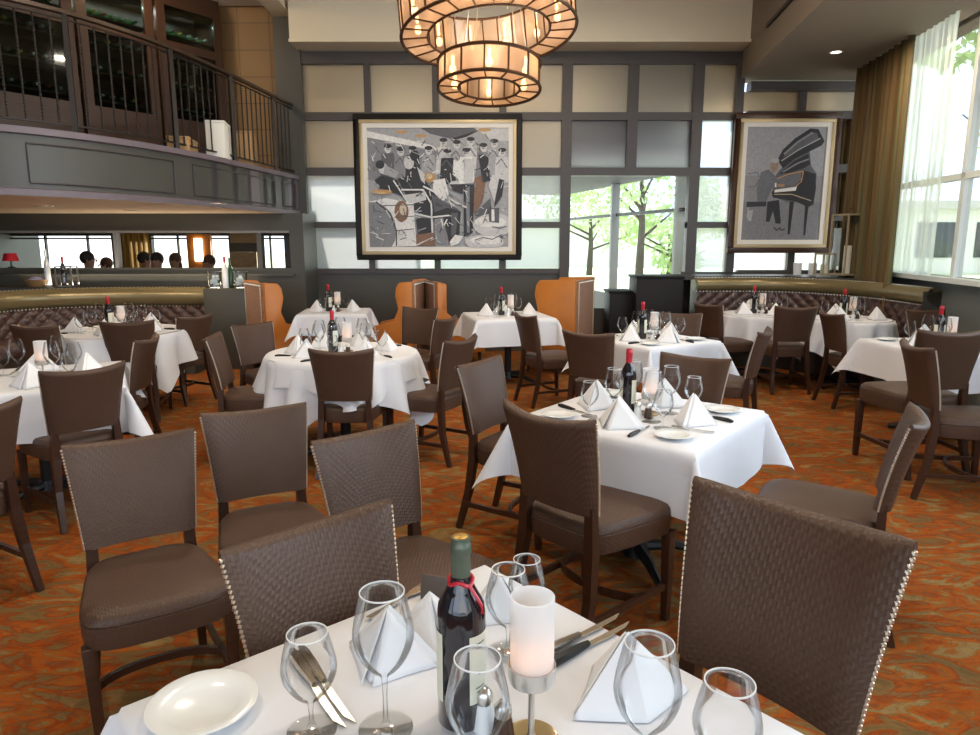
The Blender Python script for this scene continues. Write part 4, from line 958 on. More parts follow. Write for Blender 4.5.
ZT = .7485
def setting(c, h_, ang, tn, side, far, opt):
    """ang: direction from the table's centre to the guest, degrees"""
    d = Vector((math.cos(R(ang)), math.sin(R(ang)), 0)); tr = Vector((-d.y, d.x, 0)); c = Vector((c[0], c[1], ZT)); rz = R(ang) + PI / 2 
    sfx = ' at the %s place on %s' % (side, tn); grp = 'tableware on ' + tn; f = 'f' if far else 'n'
    rz_in = R(ang + 90)
    j = random.uniform
    place('napkin', make_napkin, c + d * (h_ - .165) + tr * j(-.01, .01), R(ang + 90) + j(-.3, .3), 'folded napkin' + sfx, 'napkin', 'napkins on ' + tn, 1.12)
    if 'p' in opt: place('plate', make_plate, c + d * (h_ - .14) + tr * -(h_ - .14), 0, 'white bread plate' + sfx, 'plate', 'bread plates on ' + tn)
    place('glass' + f, lambda: make_wineglass(parts=not far), c + d * (h_ - .33) + tr * .10, 0, 'tall wine glass' + sfx, 'wine glass', 'wine glasses on ' + tn, j(.96, 1.03))
    place('goblet' + f, lambda: make_goblet(not far), c + d * (h_ - .25) + tr * .19, 0, 'water goblet' + sfx, 'glass', 'water goblets on ' + tn, j(.96, 1.03))
    if 'k' in opt: place('knife', lambda: make_knife(M['black']), c + d * (h_ - .13) + tr * .135, R(ang + 90) + j(-.3, .3), 'dark handled knife' + sfx, 'knife', 'knives on ' + tn)
    if 'f' in opt: place('fork', make_fork, c + d * (h_ - .13) - tr * .13, R(ang + 90) + j(-.2, .2), 'steel fork' + sfx, 'fork', 'forks on ' + tn)
def centre(c, tn, far, bottle=True, rz=0, cols=('red',)):
    c = Vector((c[0], c[1], ZT)); q = Matrix.Rotation(rz, 3, 'Z')
    if bottle: place('bottle_red', lambda: make_bottle('red', parts=False), c + q @ Vector((-.075, .01, 0)), R(0), 'red capped wine bottle on ' + tn, 'wine bottle', 'red capped wine bottles, one on each table')
    place('candle_far', lambda: make_candle(.225), c + q @ Vector((.03, .02, 0)), 0, 'lit candle in frosted glass on ' + tn, 'candle', 'candle lamps on the tables')
    place('salt', make_shaker, c + q @ Vector((.0, -.06, 0)), 0, 'clear salt shaker by the candle on ' + tn, 'shaker', 'salt shakers on the tables')
    place('pepper', lambda: make_shaker(True), c + q @ Vector((.05, -.055, 0)), 0, 'dark pepper shaker by the candle on ' + tn, 'shaker', 'pepper shakers on the tables')

TN = {1: 'the nearest table', 2: 'the middle square table', 3: 'the second square table', 4: 'the big round table', 5: 'the small table behind the round one', 6: 'the square table below the jazz painting',
      7: 'the left booth table', 8: 'the left edge table', 9: 'the left table at the right booth', 10: 'the right table at the right booth', 11: 'the right edge table'}
# nearest table
F1, L1 = az(485, 562, .75), az(118, 705, .75); a1 = (L1 - F1); s1 = a1.length; a1.normalize(); b1 = Vector((-a1.y, a1.x, 0)); b1 = b1 if b1.x > 0 else -b1
s1 = .88; c1_ = F1 + (a1 + b1) * s1 / 2; rot1 = math.atan2(b1.y, b1.x)
table((c1_.x, c1_.y), rot1, s1 / 2 - .012, 'sq', TN[1], .28, fold_seed=1, amp=.5)
c2_ = (az(518, 409, .75) + az(769, 417, .75)) / 2; c2_ = c2_ + Vector((.0, -.02, 0)); r2 = R(52)
table((c2_.x, c2_.y), r2, .44, 'sq', TN[2], .29, fold_seed=2, amp=.6)
c3_ = (az(590, 334, .75) + az(710, 340, .75)) / 2 + Vector((0, -.1, 0)); table((c3_.x, c3_.y), R(32), .40, 'sq', TN[3], .29, fold_seed=3)
c4_ = az(343, 352, .75); table((c4_.x, c4_.y), .4, .55, 'rd', TN[4], .30, fold_seed=4, amp=1.3)
c5_ = az(335, 311, .75); table((c5_.x, c5_.y), .1, .38, 'sq', TN[5], .25, fold_seed=5)
c6_ = az(508, 315, .75); table((c6_.x, c6_.y), R(12), .43, 'sq', TN[6], .30, fold_seed=6, amp=.7)
c7_ = az(118, 330, .75); table((c7_.x, c7_.y), .2, .58, 'rd', TN[7], .30, fold_seed=7, amp=1.2)
c8_ = az(122, 384, .75) - Vector((.62, -.19, 0)); table((c8_.x, c8_.y), R(28), .46, 'sq', TN[8], .30, fold_seed=8)
c9_ = az(760, 313, .75); table((c9_.x, c9_.y), .8, .42, 'rd', TN[9], .30, fold_seed=9)
c10_ = az(850, 318, .75); table((c10_.x, c10_.y), .2, .42, 'rd', TN[10], .34, fold_seed=10)
c11_ = az(948, 345, .75); table((c11_.x, c11_.y), R(6), .45, 'sq', TN[11], .30, fold_seed=11)
cloth((c4_.x, c4_.y), 1.15, .552, 'rd', TN[4], .17, 14, 1.3, .004, name='overlay_cloth', lbl='short white overlay cloth lying on ')
# settings
for ang_, side in ((232, 'near'), (-38, 'right'), (52, 'far'), (142, 'left')): setting(c2_, .43, ang_, TN[2], side, False, 'pkf')
centre(c2_, TN[2], False, True, R(-30))
for ang_, side in ((-58, 'near'), (32, 'right'), (122, 'far'), (212, 'left')): setting(c3_, .40, ang_, TN[3], side, True, 'pk')
centre(c3_, TN[3], True)
for ang_, side in ((-50, 'near right'), (20, 'right'), (75, 'far right'), (130, 'far left'), (190, 'left'), (232, 'near left')): setting(c4_, .50, ang_, TN[4], side, True, 'k')
centre(c4_, TN[4], True)
for ang_, side in ((10, 'right'), (190, 'left')): setting(c5_, .38, ang_, TN[5], side, True, '')
centre(c5_, TN[5], True)
for ang_, side in ((12, 'right'), (192, 'left'), (102, 'far')): setting(c6_, .42, ang_, TN[6], side, True, '')
centre(c6_, TN[6], True)
for ang_, side in ((-80, 'near'), (-10, 'right'), (60, 'far right'), (130, 'far left'), (200, 'left')): setting(c7_, .52, ang_, TN[7], side, True, 'k')
centre(c7_, TN[7], True)
for ang_, side in ((-62, 'near'), (28, 'right'), (118, 'far')): setting(c8_, .45, ang_, TN[8], side, True, 'k')
centre(c8_, TN[8], True, False)
for ang_, side in ((-70, 'near'), (200, 'left'), (100, 'far')): setting(c9_, .42, ang_, TN[9], side, True, '')
centre(c9_, TN[9], True)
for ang_, side in ((-30, 'right'), (215, 'left'), (100, 'far')): setting(c10_, .42, ang_, TN[10], side, True, '')
centre(c10_, TN[10], True)
for ang_, side in ((186, 'left'), (96, 'far')): setting(c11_, .45, ang_, TN[11], side, True, 'p')
centre(c11_, TN[11], True)
p = az(966, 350, ZT); o = make_card(); o.location = p; o.rotation_euler = (0, 0, .1); tag(o, 'small white folded card standing on ' + TN[11], 'card')

# ---- nearest table, item by item
def on(px, py): return az(px, py, ZT)
o = place('plate', make_plate, on(203, 711), 0, 'round white bread plate at the left corner of the nearest table', 'plate', 'bread plates on the nearest table', 1.14)
place('gobletn', lambda: make_goblet(True), on(312, 731), 0, 'short footed water goblet beside the white plate on the nearest table', 'glass', 'water goblets on the nearest table', 1.05)
place('glassn', make_wineglass, on(386, 729), 0, 'tall clear wine glass in front of the napkin, left of the bottle', 'wine glass', 'wine glasses on the nearest table', 1.09)
place('bottle_near', lambda: make_bottle('green', True), on(462, 719), R(6), 'dark wine bottle with green foil and red ribbon on the nearest table', 'wine bottle', 'wine bottles on the nearest table', 1.09)
place('glassn', make_wineglass, on(526, 643), 0, 'clear wine glass behind the candle, the taller of the pair', 'wine glass', 'wine glasses on the nearest table', .80)
place('gobletn', lambda: make_goblet(True), on(508, 652), 0, 'clear goblet between the bottle and the candle, the shorter of the pair', 'glass', 'water goblets on the nearest table', 1.04)
place('candle_near', lambda: make_candle(.26), on(531, 742), 0, 'large lit candle in frosted glass beside the bottle on the nearest table', 'candle', 'candle lamps on the nearest table', 1.02)
place('glassn', make_wineglass, on(478, 800), 0, 'wine glass cut off by the bottom edge, in front of the bottle', 'wine glass', 'wine glasses on the nearest table', 1.0)
place('glassn', make_wineglass, on(643, 792), 0, 'wine glass in front of the right hand napkin on the nearest table', 'wine glass', 'wine glasses on the nearest table', 1.06)
place('gobletn', lambda: make_goblet(True), on(722, 800), 0, 'goblet nearest the right hand corner of the nearest table', 'glass', 'water goblets on the nearest table', 1.12)
place('salt', make_shaker, on(484, 728), 0, 'salt shaker with round steel cap in front of the bottle on the nearest table', 'shaker', 'shakers on the nearest table', 1.0)
place('pepper', lambda: make_shaker(True), on(503, 742), 0, 'pepper shaker between the bottle and the candle base on the nearest table', 'shaker', 'shakers on the nearest table', 1.0)
place('napkin', make_napkin, on(388, 662), R(-20), 'white standing napkin behind the tall wine glass on the nearest table', 'napkin', 'napkins on the nearest table', .95)
place('napkin', make_napkin, on(432, 640), R(25), 'white standing napkin left of the bottle on the nearest table', 'napkin', 'napkins on the nearest table', .85)
place('napkin', make_napkin, on(500, 612), R(60), 'white napkin behind the pair of glasses at the far corner of the nearest table', 'napkin', 'napkins on the nearest table', .8)
place('napkin', make_napkin, on(622, 693), R(-160), 'white standing napkin behind the right hand wine glass on the nearest table', 'napkin', 'napkins on the nearest table', 1.05)
def flat(key, make, p0, p1, label, cat, rev=False):
    a = on(*p0); b = on(*p1); d = (b - a); mid = (a + b) / 2; return place(key, make, mid, math.atan2(d.y, d.x) + PI / 2, label, cat, cat + ' on the nearest table', 1.15)
flat('knife_silver', lambda: make_knife(), (352, 722), (300, 650), 'silver table knife lying beside the water goblet on the nearest table', 'knife')
flat('knife_silver', lambda: make_knife(), (340, 724), (292, 655), 'silver butter knife, the left one of two behind the water goblet', 'knife')
flat('knife', lambda: make_knife(M['black']), (622, 628), (548, 668), 'black handled steak knife between candle and right napkin on the nearest table', 'knife')
flat('knife_silver', lambda: make_knife(), (608, 622), (545, 656), 'slim knife lying behind the black handled one on the nearest table', 'knife')
flat('fork', make_fork, (418, 592), (394, 606), 'fork peeking out behind the left napkin on the nearest table', 'fork')
k = MB(); k.box((-.05, -.003, 0), (.05, .003, .06)); o = k.build('menu_holder', M['menu'], bevel=.001); o.location = on(440, 602); o.rotation_euler = (-.15, 0, R(-20)); tag(o, 'small brown card holder standing behind the wine bottle on the nearest table', 'menu')

# ================================================================== BOOTHS
def booth(pts, ztop, roll, label, zseat=.46):
    P = smooth_path([Vector((x, y, 0)) for x, y in pts], 6); L_, pt = path_tools(P); e = empty('tufted_booth', (0, 0, 0)); tag(e, label, 'booth')
    def o_(d): return Vector((d.y, -d.x, 0))
    zr = ztop - roll; k = MB(); nu = int(L_ / .02)
    def fb(u_, v):
        s_ = u_ * L_; p, d = pt(s_); z = zseat - .02 + (zr - zseat + .03) * v
        a = PI * (s_ / .17 + z / .13); b = PI * (s_ / .17 - z / .13); hgt = (abs(math.sin(a)) * abs(math.sin(b))) ** .5
        return p + o_(d) * (.07 + .035 * hgt + .05 * (1 - v)) + Vector((0, 0, z))
    k.grid(fb, min(nu, 420), 26)
    for i in range(int(L_ / .085)):
        for j in range(6):
            s_ = i * .085; z = j * .065 + math.ceil(zseat / .065) * .065
            if (i + int(round(z / .065))) % 2 == 0 and z < zr - .02:
                p, d = pt(s_); k.ball(p + o_(d) * (.078 + .05 * (1 - (z - zseat) / (zr - zseat))) + Vector((0, 0, z)), .011, 6)
    k.build('tufted_back', M['tuft'], e, fix=False, smooth=60)
    def fr_(u_, v):
        p, d = pt(u_ * L_); a = -.5 * PI + v * PI * 1.15; return p + o_(d) * (.02 + .10 * math.cos(a)) + Vector((0, 0, ztop - roll / 2 + roll / 2 * math.sin(a)))
    k = MB(); k.grid(fr_, 80, 12)
    for s_ in (0.0, L_ - 1e-3):
        p, d = pt(s_); k.add([p + Vector((0, 0, ztop)), p + o_(d) * .12 + Vector((0, 0, ztop - roll / 2)), p + Vector((0, 0, zr)), p - o_(d) * .1 + Vector((0, 0, ztop - roll / 2))], [(0, 1, 2, 3)])
    k.build('top_roll', M['gold'], e, fix=False, smooth=60)
    k = MB(); q = 0
    while q < L_:
        p, d = pt(q); k.ball(p + o_(d) * .118 + Vector((0, 0, zr + .012)), .009, 5); k.ball(p + o_(d) * .045 + Vector((0, 0, ztop - .002)), .007, 5); q += .045
    k.build('nailhead_trim', M['brass'], e)
    k = MB()
    prof = [(.10, zseat - .13), (.62, zseat - .13), (.64, zseat - .06), (.62, zseat), (.55, zseat + .015), (.10, zseat + .01)]
    k.grid(lambda u_, v: pt(u_ * L_)[0] + o_(pt(u_ * L_)[1]) * prof[int(round(v * 5))][0] + Vector((0, 0, prof[int(round(v * 5))][1])), 80, 5); k.build('seat', M['tuft'], e, fix=False, smooth=60)
    prof2 = [(.56, 0), (.56, zseat - .12)]
    k = MB(); k.grid(lambda u_, v: pt(u_ * L_)[0] + o_(pt(u_ * L_)[1]) * .56 + Vector((0, 0, (zseat - .12) * v)), 80, 1)
    k.grid(lambda u_, v: pt(u_ * L_)[0] + o_(pt(u_ * L_)[1]) * (-.12 + .1 * 0) + Vector((0, 0, (ztop - .03) * v)), 80, 1)
    k.grid(lambda u_, v: pt(u_ * L_)[0] + o_(pt(u_ * L_)[1]) * (-.12 + .16 * v) + Vector((0, 0, (ztop - .03))), 80, 1)
    for s_ in (0.0, L_ - 1e-3):
        p, d = pt(s_); k.add([p - o_(d) * .12, p + o_(d) * .14, p + o_(d) * .14 + Vector((0, 0, ztop - .04)), p - o_(d) * .12 + Vector((0, 0, ztop - .04))], [(0, 1, 2, 3)])
        k.add([p + o_(d) * .12, p + o_(d) * .56, p + o_(d) * .56 + Vector((0, 0, zseat - .1)), p + o_(d) * .12 + Vector((0, 0, zseat - .1))], [(0, 1, 2, 3)])
    k.build('base', M['wall'], e, fix=False, smooth=0)
YL = 8.75; zl = at(210, 287, YL).z
pb = [at(x, 290, y) for x, y in ((-150, 6.2), (-60, 7.4), (30, 8.35), (120, YL), (208, YL + .05))]
booth([(p.x, p.y) for p in pb], zl, .24, 'long curved tufted brown booth with a bronze roll top, under the balcony')
pb = [at(694, 280, 9.25), at(760, 280, 9.25), at(820, 280, 8.85), at(880, 280, 8.1), at(938, 283, 7.15)]
zrb = at(694, 277, 9.25).z
booth([(p.x, p.y) for p in pb], zrb, .19, 'long curved tufted brown booth with a bronze roll top, below the pianist painting')
# ledge behind left booth and end pillar
k = MB(); x0 = at(211, 290, 8.8).x; x1 = at(257, 290, 8.8).x
k.box((x0, 8.55, 0), (x1, 9.3, zl - .01)); structure(k.build('partition', M['wall'], bevel=.005))
k = MB(); k.box((-6.5, 8.87, zl - .05), (x0, 9.3, zl - .015)); k.box((-6.5, 8.88, 0), (x0, 8.92, zl - .05)); structure(k.build('trim_6', M['wall']))

# ================================================================== WING CHAIRS
def make_wing(dp):
    e = empty('wing_chair'); yb = -.36; yf = yb + dp; kk = MB(); kk.box((-.30, yb + .03, .30), (.30, yb + .16, 1.11)); kk.build('backrest', M['orange'], e, bevel=.03)
    kk = MB(); kk.box((-.325, yb - .012, .20), (.325, yb + .028, 1.125)); ob = kk.build('outer_back', M['pattern'], e, bevel=.01)
    kk = MB()
    for i in range(34):
        for sx in (-1, 1): kk.ball((sx * .295, yb - .015, .22 + i * .0265), .011, 6)
    for i in range(19): kk.ball((-.28 + i * .031, yb - .015, 1.10), .011, 6)
    kk.build('nailhead_trim', M['brass'], ob)
    for sx in (-1, 1):
        a_, b_ = sx * .325, sx * .40; x0, x1 = min(a_, b_), max(a_, b_); kk = MB()
        wing = [(yb, .18), (.30, .18), (.30, .52), (max(yf - .02, -.1), .62), (yf - .03, .78), (yf + .01, .95), (yf - .005, 1.06), (yf - .05, 1.125), (yb, 1.14)]
        n_ = len(wing); kk.add([(x0, y, z) for y, z in wing] + [(x1, y, z) for y, z in wing], [tuple(range(n_))[::-1], tuple(range(n_, 2 * n_))] + [(i, (i + 1) % n_, n_ + (i + 1) % n_, n_ + i) for i in range(n_)])
        kk.build('wing', M['orange'], e, bevel=.015)
    kk = MB(); kk.box((-.32, yb + .04, .20), (.32, .30, .38)); kk.build('seat_frame', M['orange'], e, bevel=.02)
    kk = MB(); kk.box((-.31, yb + .16, .38), (.31, .31, .49)); kk.build('seat', M['orange'], e, bevel=.03)
    for sx in (-.3, .3):
        for sy in (-.3, .24): kk = MB(); kk.bar((sx, sy, .2), (sx * 1.05, sy * 1.05, 0), .045, .045, (0, 1, 0), .03, .03); kk.build('leg', M['darkwood'], e)
    return e
def wing(px, pt_, Y, face, label, dp=.22, s=1.0):
    p = at(px, pt_, Y); sc = s * p.z / 1.14; th = R(face - 90); off = Matrix.Rotation(th, 3, 'Z') @ Vector((0, -.25, 0)) * sc
    return place('wing%.2f' % dp, lambda: make_wing(dp), (p.x - off.x, Y - off.y, 0), th, label, 'armchair', 'orange leather winged chairs along the wall', sc)
wing(262, 281, 8.35, 36, 'orange leather winged chair beside the end of the left booth')
wing(411, 280, 9.0, 172, 'orange leather winged chair with its back to its twin, left of the pair')
wing(438, 280, 9.05, 18, 'orange leather winged chair with its back to its twin, right of the pair', .10)
wing(577, 278, 8.5, 155, 'large orange leather winged chair left of the clear window pane', .50)

# ================================================================== HOST STAND, SHELF THINGS
def hbox(name, pxa, pya, pxb, Y, depth, m, label, cat):
    a = at(pxa, pya, Y); b = at(pxb, pya, Y); e = empty(name, ((a.x + b.x) / 2, Y + depth / 2, 0)); hw = (b.x - a.x) / 2
    k = MB(); k.box((-hw, -depth / 2, .08), (hw, depth / 2, a.z - .03)); k.build('body', m, e, bevel=.006)
    k = MB(); k.box((-hw - .015, -depth / 2 - .015, a.z - .03), (hw + .015, depth / 2 + .015, a.z)); k.build('top', m, e, bevel=.004)
    k = MB(); k.box((-hw + .03, -depth / 2 + .03, 0), (hw - .03, depth / 2 - .03, .08)); k.build('plinth', m, e); tag(e, label, cat); return e
hbox('host_stand', 637, 276, 684, 9.1, .5, M['blackbox'], 'tall black host stand in front of the clear pane', 'host stand')
hbox('side_cabinet', 610, 291, 633, 9.35, .45, M['blackbox'], 'low black cabinet between the winged chair and the host stand', 'cabinet')
# lanterns on the ledge behind the right booth
def lantern(px, py, Y, w_, h_, label):
    p = at(px, py, Y); e = empty('glass_lantern', p, .2); k = MB(); t = .018
    for sx in (-1, 1):
        for sy in (-1, 1): k.box((sx * w_ / 2 - t / 2, sy * w_ / 2 - t / 2, 0), (sx * w_ / 2 + t / 2, sy * w_ / 2 + t / 2, h_))
    k.box((-w_ / 2, -w_ / 2, 0), (w_ / 2, w_ / 2, .02)); k.box((-w_ / 2 - .01, -w_ / 2 - .01, h_), (w_ / 2 + .01, w_ / 2 + .01, h_ + .02)); k.build('frame', mat('pale_gilt', (.5, .42, .28), .4, .5), e)
    k = MB(); k.box((-w_ / 2 + .01, -w_ / 2, .02), (w_ / 2 - .01, w_ / 2, h_)); k.build('pane', M['clear'], e)
    k = MB(); k.tube([Vector((.05 * math.cos(PI * i / 8), 0, h_ + .02 + .07 * math.sin(PI * i / 8))) for i in range(9)], .005, 6); k.build('handle', M['lampframe'], e)
    k = MB(); k.lathe([(.001, .02), (.05, .02), (.05, h_ * .5), (.001, h_ * .5)], 20); k.build('candle', M['wax'], e); tag(e, label, 'lantern'); return e
k = MB(); a = at(780, 276, 9.35); b = at(872, 276, 9.35); k.box((a.x - 1.3, 9.36, a.z - .05), (b.x, 9.93, a.z)); k.prism([(3.9, 9.36), (4.1, 9.02), (4.72, 8.25), (5.0, 9.36)], a.z - .05, a.z); structure(k.build('trim_7', M['wall']))
lantern(846, 275, 9.0, .30, .74, 'tall gilt framed glass lantern holding a pillar candle beside the drape')
lantern(824, 275, 9.15, .17, .26, 'small gilt lantern with looped handle left of the tall lantern')
for px, lb in ((797, 'short clear glass votive on the ledge under the pianist painting'), (812, 'clear glass votive on the ledge just left of the small lantern')):
    k = MB(); k.lathe([(.001, 0), (.05, 0), (.055, .16), (.05, .16), (.045, .01)], 20); o = k.build('votive_glass', M['rimglass']); o.location = at(px, 275, 9.5); tag(o, lb, 'candle holder')
# glass buckets and bottles on the partition
def bucket(px, Y, label, s=1.0):
    p = at(px, 287, Y); e = empty('ice_bucket', (p.x, Y, zl - .008)); k = MB(); k.lathe([(.001, 0), (.07, 0), (.085, .20), (.08, .20), (.067, .008)], 24); k.build('body', M['glass'], e, fix=False)
    k = MB(); rnd = random.Random(px)
    for i in range(26): a = rnd.uniform(0, 6.28); r_ = rnd.uniform(0, .05); q = .014; x, y, z = r_ * math.cos(a), r_ * math.sin(a), rnd.uniform(.03, .14); k.box((x - q, y - q, z - q), (x + q, y + q, z + q), None)
    k.build('ice', M['ice'], e, bevel=.002); e.scale = (s, s, s); tag(e, label, 'ice bucket'); return e
bucket(215, 8.75, 'clear glass ice bucket on the partition, beside the booth end'); bucket(241, 8.75, 'clear glass ice bucket on the partition, beside the winged chair')
def plain_bottle(name, px, py, Y, z, m, capm, h, label):
    p = at(px, py, Y); e = empty(name, (p.x, Y, z)); r_ = .037; k = MB(); k.lathe([(.001, 0), (r_, 0), (r_, h * .6), (.014, h * .78), (.013, h)], 16); k.build('body', m, e); k = MB(); k.lathe([(.0145, h * .82), (.0145, h + .004), (.001, h + .004)], 12); k.build('capsule', capm, e); tag(e, label, 'bottle')
plain_bottle('spirit_bottle', 226, 287, 8.72, zl - .008, M['rimglass'], M['red'], .38, 'clear bottle with red cap between the two glass buckets')
plain_bottle('spirit_bottle', 231, 287, 8.85, zl - .008, M['greenglass'], M['foilg'], .36, 'green bottle between the two glass buckets')
ledz = zl - .013
def crate(px, Y, label):
    p = at(px, 287, Y); e = empty('bottle_caddy', (p.x, Y, ledz)); k = MB()
    for sx in (-1, 1):
        for sy in (-1, 1): k.box((sx * .1 - .008, sy * .07 - .008, 0), (sx * .1 + .008, sy * .07 + .008, .26))
    k.box((-.108, -.078, 0), (.108, .078, .015)); 
    for z in (.13, .25):
        for sy in (-1, 1): k.box((-.1, sy * .07 - .005, z), (.1, sy * .07 + .005, z + .012))
        for sx in (-1, 1): k.box((sx * .1 - .005, -.07, z), (sx * .1 + .005, .07, z + .012))
    k.build('frame', M['steel'], e); tag(e, label, 'bottle holder')
crate(68, 9.05, 'metal framed bottle caddy on the ledge behind the left booth')
plain_bottle('wine_bottle', 65, 287, 9.05, ledz + .016, M['bottle'], M['red'], .36, 'wine bottle with red capsule standing in the metal caddy behind the left booth')
plain_bottle('water_carafe', 49, 287, 9.1, ledz, M['rimglass'], M['steel'], .46, 'tall clear bottle standing beside the wicker basket behind the left booth')
e = empty('bread_basket', (at(37, 287, 9.05).x, 9.05, ledz)); k = MB(); k.lathe([(.001, 0), (.09, 0), (.14, .09), (.13, .09), (.085, .012)], 24); k.build('body', M['basket'], e)
k = MB(); k.lathe([(.001, .13), (.05, .12), (.10, .085), (.11, .07)], 14); k.build('liner', M['lavender'], e); tag(e, 'shallow wicker basket with a lavender cloth on the ledge behind the left booth', 'basket')
# red lamp-like flower pot seen at far left in the opening
for px, col, nm, lb in ((12, M['red'], 'table_lamp', 'red shaded table lamp on the ledge of the opening at far left'), (150 + 75, M['red'], 'table_lamp', None)):
    if lb is None: continue
    e = empty(nm, (at(px, 270, 9.36).x, 9.36, zo0)); k = MB(); k.lathe([(.001, 0), (.05, 0), (.04, .015), (.012, .02), (.012, .10)], 16); k.build('base', M['greenglass'], e); k = MB(); k.lathe([(.10, .09), (.07, .19)], 20); k.build('lamp_shade', col, e, fix=False); tag(e, lb, 'lamp')

# far room things: sconce column, picture panels
p = at(199, 266, 13.2); e = empty('wood_sconce_panel', (p.x, 13.3, .9)); hgt = at(199, 234, 13.2).z - .9
k = MB(); k.box((-.22, -.05, 0), (.22, .05, hgt)); k.build('panel', M['orange'], e); k = MB(); k.box((-.07, -.09, hgt - .5), (.07, -.05, hgt - .08)); k.build('lamp_shade', M['lens'], e); tag(e, 'wood panel with a lit wall sconce seen through the long opening', 'sconce')
for i, (y0, y1) in enumerate([(230, 243), (252, 268)]):
    a = at(231, y1, 13.3); b = at(257, y0, 13.3); k = MB(); k.box((a.x, 13.26, a.z), (b.x, 13.34, b.z)); o = k.build('textured_wall_panel', M['picpanel']); tag(o, ['upper', 'lower'][i] + ' tan textured panel on the far room wall right of the sconce', 'panel')
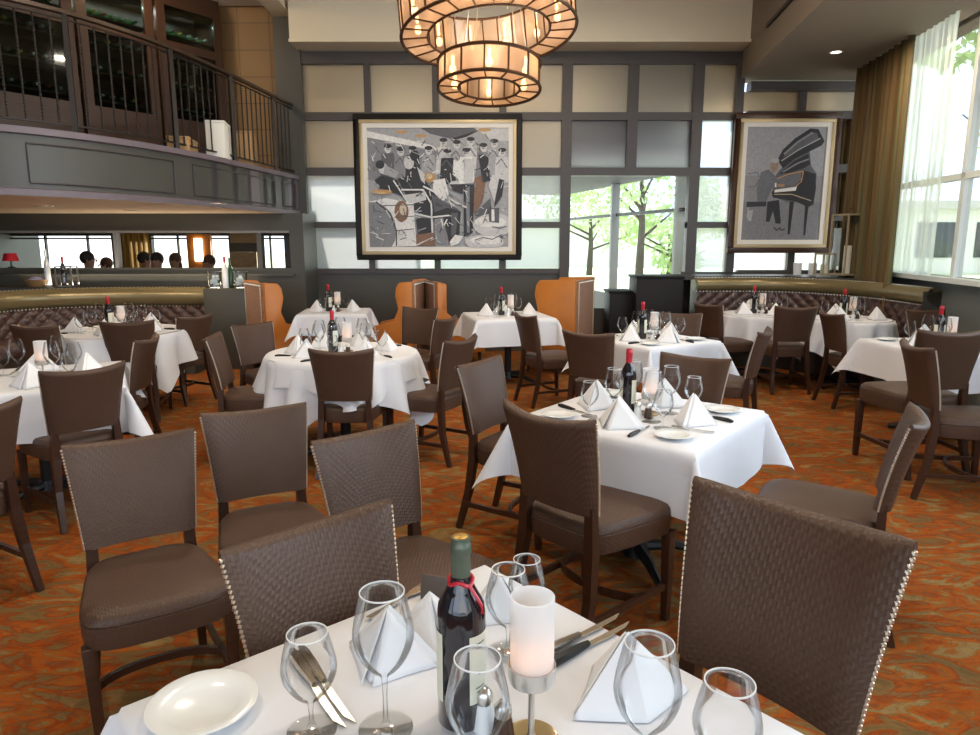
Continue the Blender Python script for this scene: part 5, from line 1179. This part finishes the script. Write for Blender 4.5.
# ---------------- people seated in the far room
def person(px, pyhead, Y, look, shirt, hair, label, longhair=False):
    hz = at(px, pyhead, Y).z; s_ = hz / 1.20
    e = empty('person', (at(px, pyhead, Y).x, Y, 0), look)
    J_ = {'pel': ((0, 0, .52), .15), 'sp': ((0, -.01, .72), .145), 'ch': ((0, -.01, .90), .16), 'nk': ((0, 0, 1.045), .055), 'hd0': ((0, .01, 1.12), .075), 'hd1': ((0, .015, 1.20), .095), 'hd2': ((0, .005, 1.26), .075),
          'shl': ((-.17, 0, .96), .065), 'ell': ((-.22, .04, .72), .05), 'hal': ((-.12, .28, .74), .035), 'fl': ((-.09, .34, .745), .028), 'shr': ((.17, 0, .96), .065), 'elr': ((.22, .04, .72), .05), 'har': ((.12, .28, .74), .035), 'fr': ((.09, .34, .745), .028),
          'hl': ((-.1, .05, .52), .09), 'kl': ((-.11, .45, .50), .065), 'al': ((-.11, .44, .09), .042), 'tl': ((-.11, .56, .04), .035), 'hr': ((.1, .05, .52), .09), 'kr': ((.11, .45, .50), .065), 'ar': ((.11, .44, .09), .042), 'tr': ((.11, .56, .04), .035)}
    E_ = [('pel', 'sp'), ('sp', 'ch'), ('ch', 'nk'), ('nk', 'hd0'), ('hd0', 'hd1'), ('hd1', 'hd2'), ('ch', 'shl'), ('shl', 'ell'), ('ell', 'hal'), ('hal', 'fl'), ('ch', 'shr'), ('shr', 'elr'), ('elr', 'har'), ('har', 'fr'), ('pel', 'hl'), ('hl', 'kl'), ('kl', 'al'), ('al', 'tl'), ('pel', 'hr'), ('hr', 'kr'), ('kr', 'ar'), ('ar', 'tr')]
    names = list(J_); me = bpy.data.meshes.new('body'); me.from_pydata([J_[n_][0] for n_ in names], [(names.index(a), names.index(b)) for a, b in E_], [])
    o = bpy.data.objects.new('body', me); C.objects.link(o); o.parent = e; me.materials.append(M['skin'])
    md = o.modifiers.new('k', 'SKIN'); 
    if not me.skin_vertices: 
        bm = bmesh.new(); bm.from_mesh(me); bm.verts.layers.skin.verify(); bm.to_mesh(me); bm.free()
    for i, n_ in enumerate(names): sv = me.skin_vertices[0].data[i]; sv.radius = (J_[n_][1],) * 2; sv.use_root = (n_ == 'pel')
    o.modifiers.new('s', 'SUBSURF').render_levels = 1
    # clothing
    k = MB(); k.grid(lambda u_, v: Vector(((.19 + .05 * math.sin(v * 2.4)) * math.cos(2 * PI * u_), -.0 + (.145 + .02 * v) * math.sin(2 * PI * u_), .46 + .52 * v)) if v < .99 else Vector((.075 * math.cos(2 * PI * u_), .07 * math.sin(2 * PI * u_), 1.03)), 24, 8, True)
    for sx in (-1, 1): k.tube([(sx * .15, 0, .975), (sx * .205, 0, .93), (sx * .235, .03, .74), (sx * .17, .16, .745)], [.075, .078, .062, .052], 12)
    k.build('shirt', shirt, e)
    k = MB()
    for sx in (-1, 1): k.tube([(sx * .09, -.06, .52), (sx * .105, .40, .515), (sx * .11, .46, .46), (sx * .11, .45, .12)], [.125, .09, .085, .06], 12)
    k.build('trousers', M['shirtdark'], e)
    k = MB(); k.ball((0, -.012, 1.235), .105, 16, (.9, 1.0, 1.0))
    if longhair: k.ball((0, -.05, 1.12), .085, 12, (1.1, .6, 1.4))
    k.build('hair', hair, e)
    k = MB(); k.ball((0, .112, 1.19), .016, 8, (.8, 1, 1.4)); k.ball((-.09, .0, 1.19), .018, 6, (.4, .8, 1.3)); k.ball((.09, 0, 1.19), .018, 6, (.4, .8, 1.3)); k.build('face', M['skin'], e)
    k = MB()
    for sx in (-1, 1): k.ball((sx * .034, .100, 1.215), .010, 6)
    k.build('eyes', M['shirtdark'], e)
    k = MB(); k.ball((0, .105, 1.155), .02, 8, (1, .3, .25)); k.build('mouth', mat('lips', (.35, .1, .08), .5), e)
    e.scale = (s_, s_, s_); tag(e, label, 'person'); return e
person(88, 260, 11.3, R(-70), M['shirtdark'], M['hairdark'], 'dark haired person in black seated before the bright left window')
person(106, 265, 11.9, R(110), M['shirtdark'], M['hairbrown'], 'brown haired person leaning by the frame of the left bright window', True)
person(145, 260, 12.0, R(-60), M['shirtpale'], M['hairdark'], 'person in a pale green top seated in front of the gold drape')
person(157, 261, 11.2, R(180), M['shirtdark'], M['hairdark'], 'person in a black top seated with back to the opening')
person(175, 261, 11.9, R(160), mat('mauve_shirt', (.25, .2, .22), .8), M['hairbrown'], 'brown haired person in a mauve top seated left of the sconce', True)
person(209, 263, 11.6, R(150), mat('rust_shirt', (.25, .08, .04), .8), M['hairbrown'], 'person with brown hair in a rust top seated right of the sconce')
k = MB(); k.box((-6.6, 11.0, 0), (-3.6, 12.2, .42)); o = k.build('banquette_bench', M['blackbox'], bevel=.02); tag(o, 'long dark bench the diners in the far room sit on', 'bench')
bpy.context.view_layer.update()
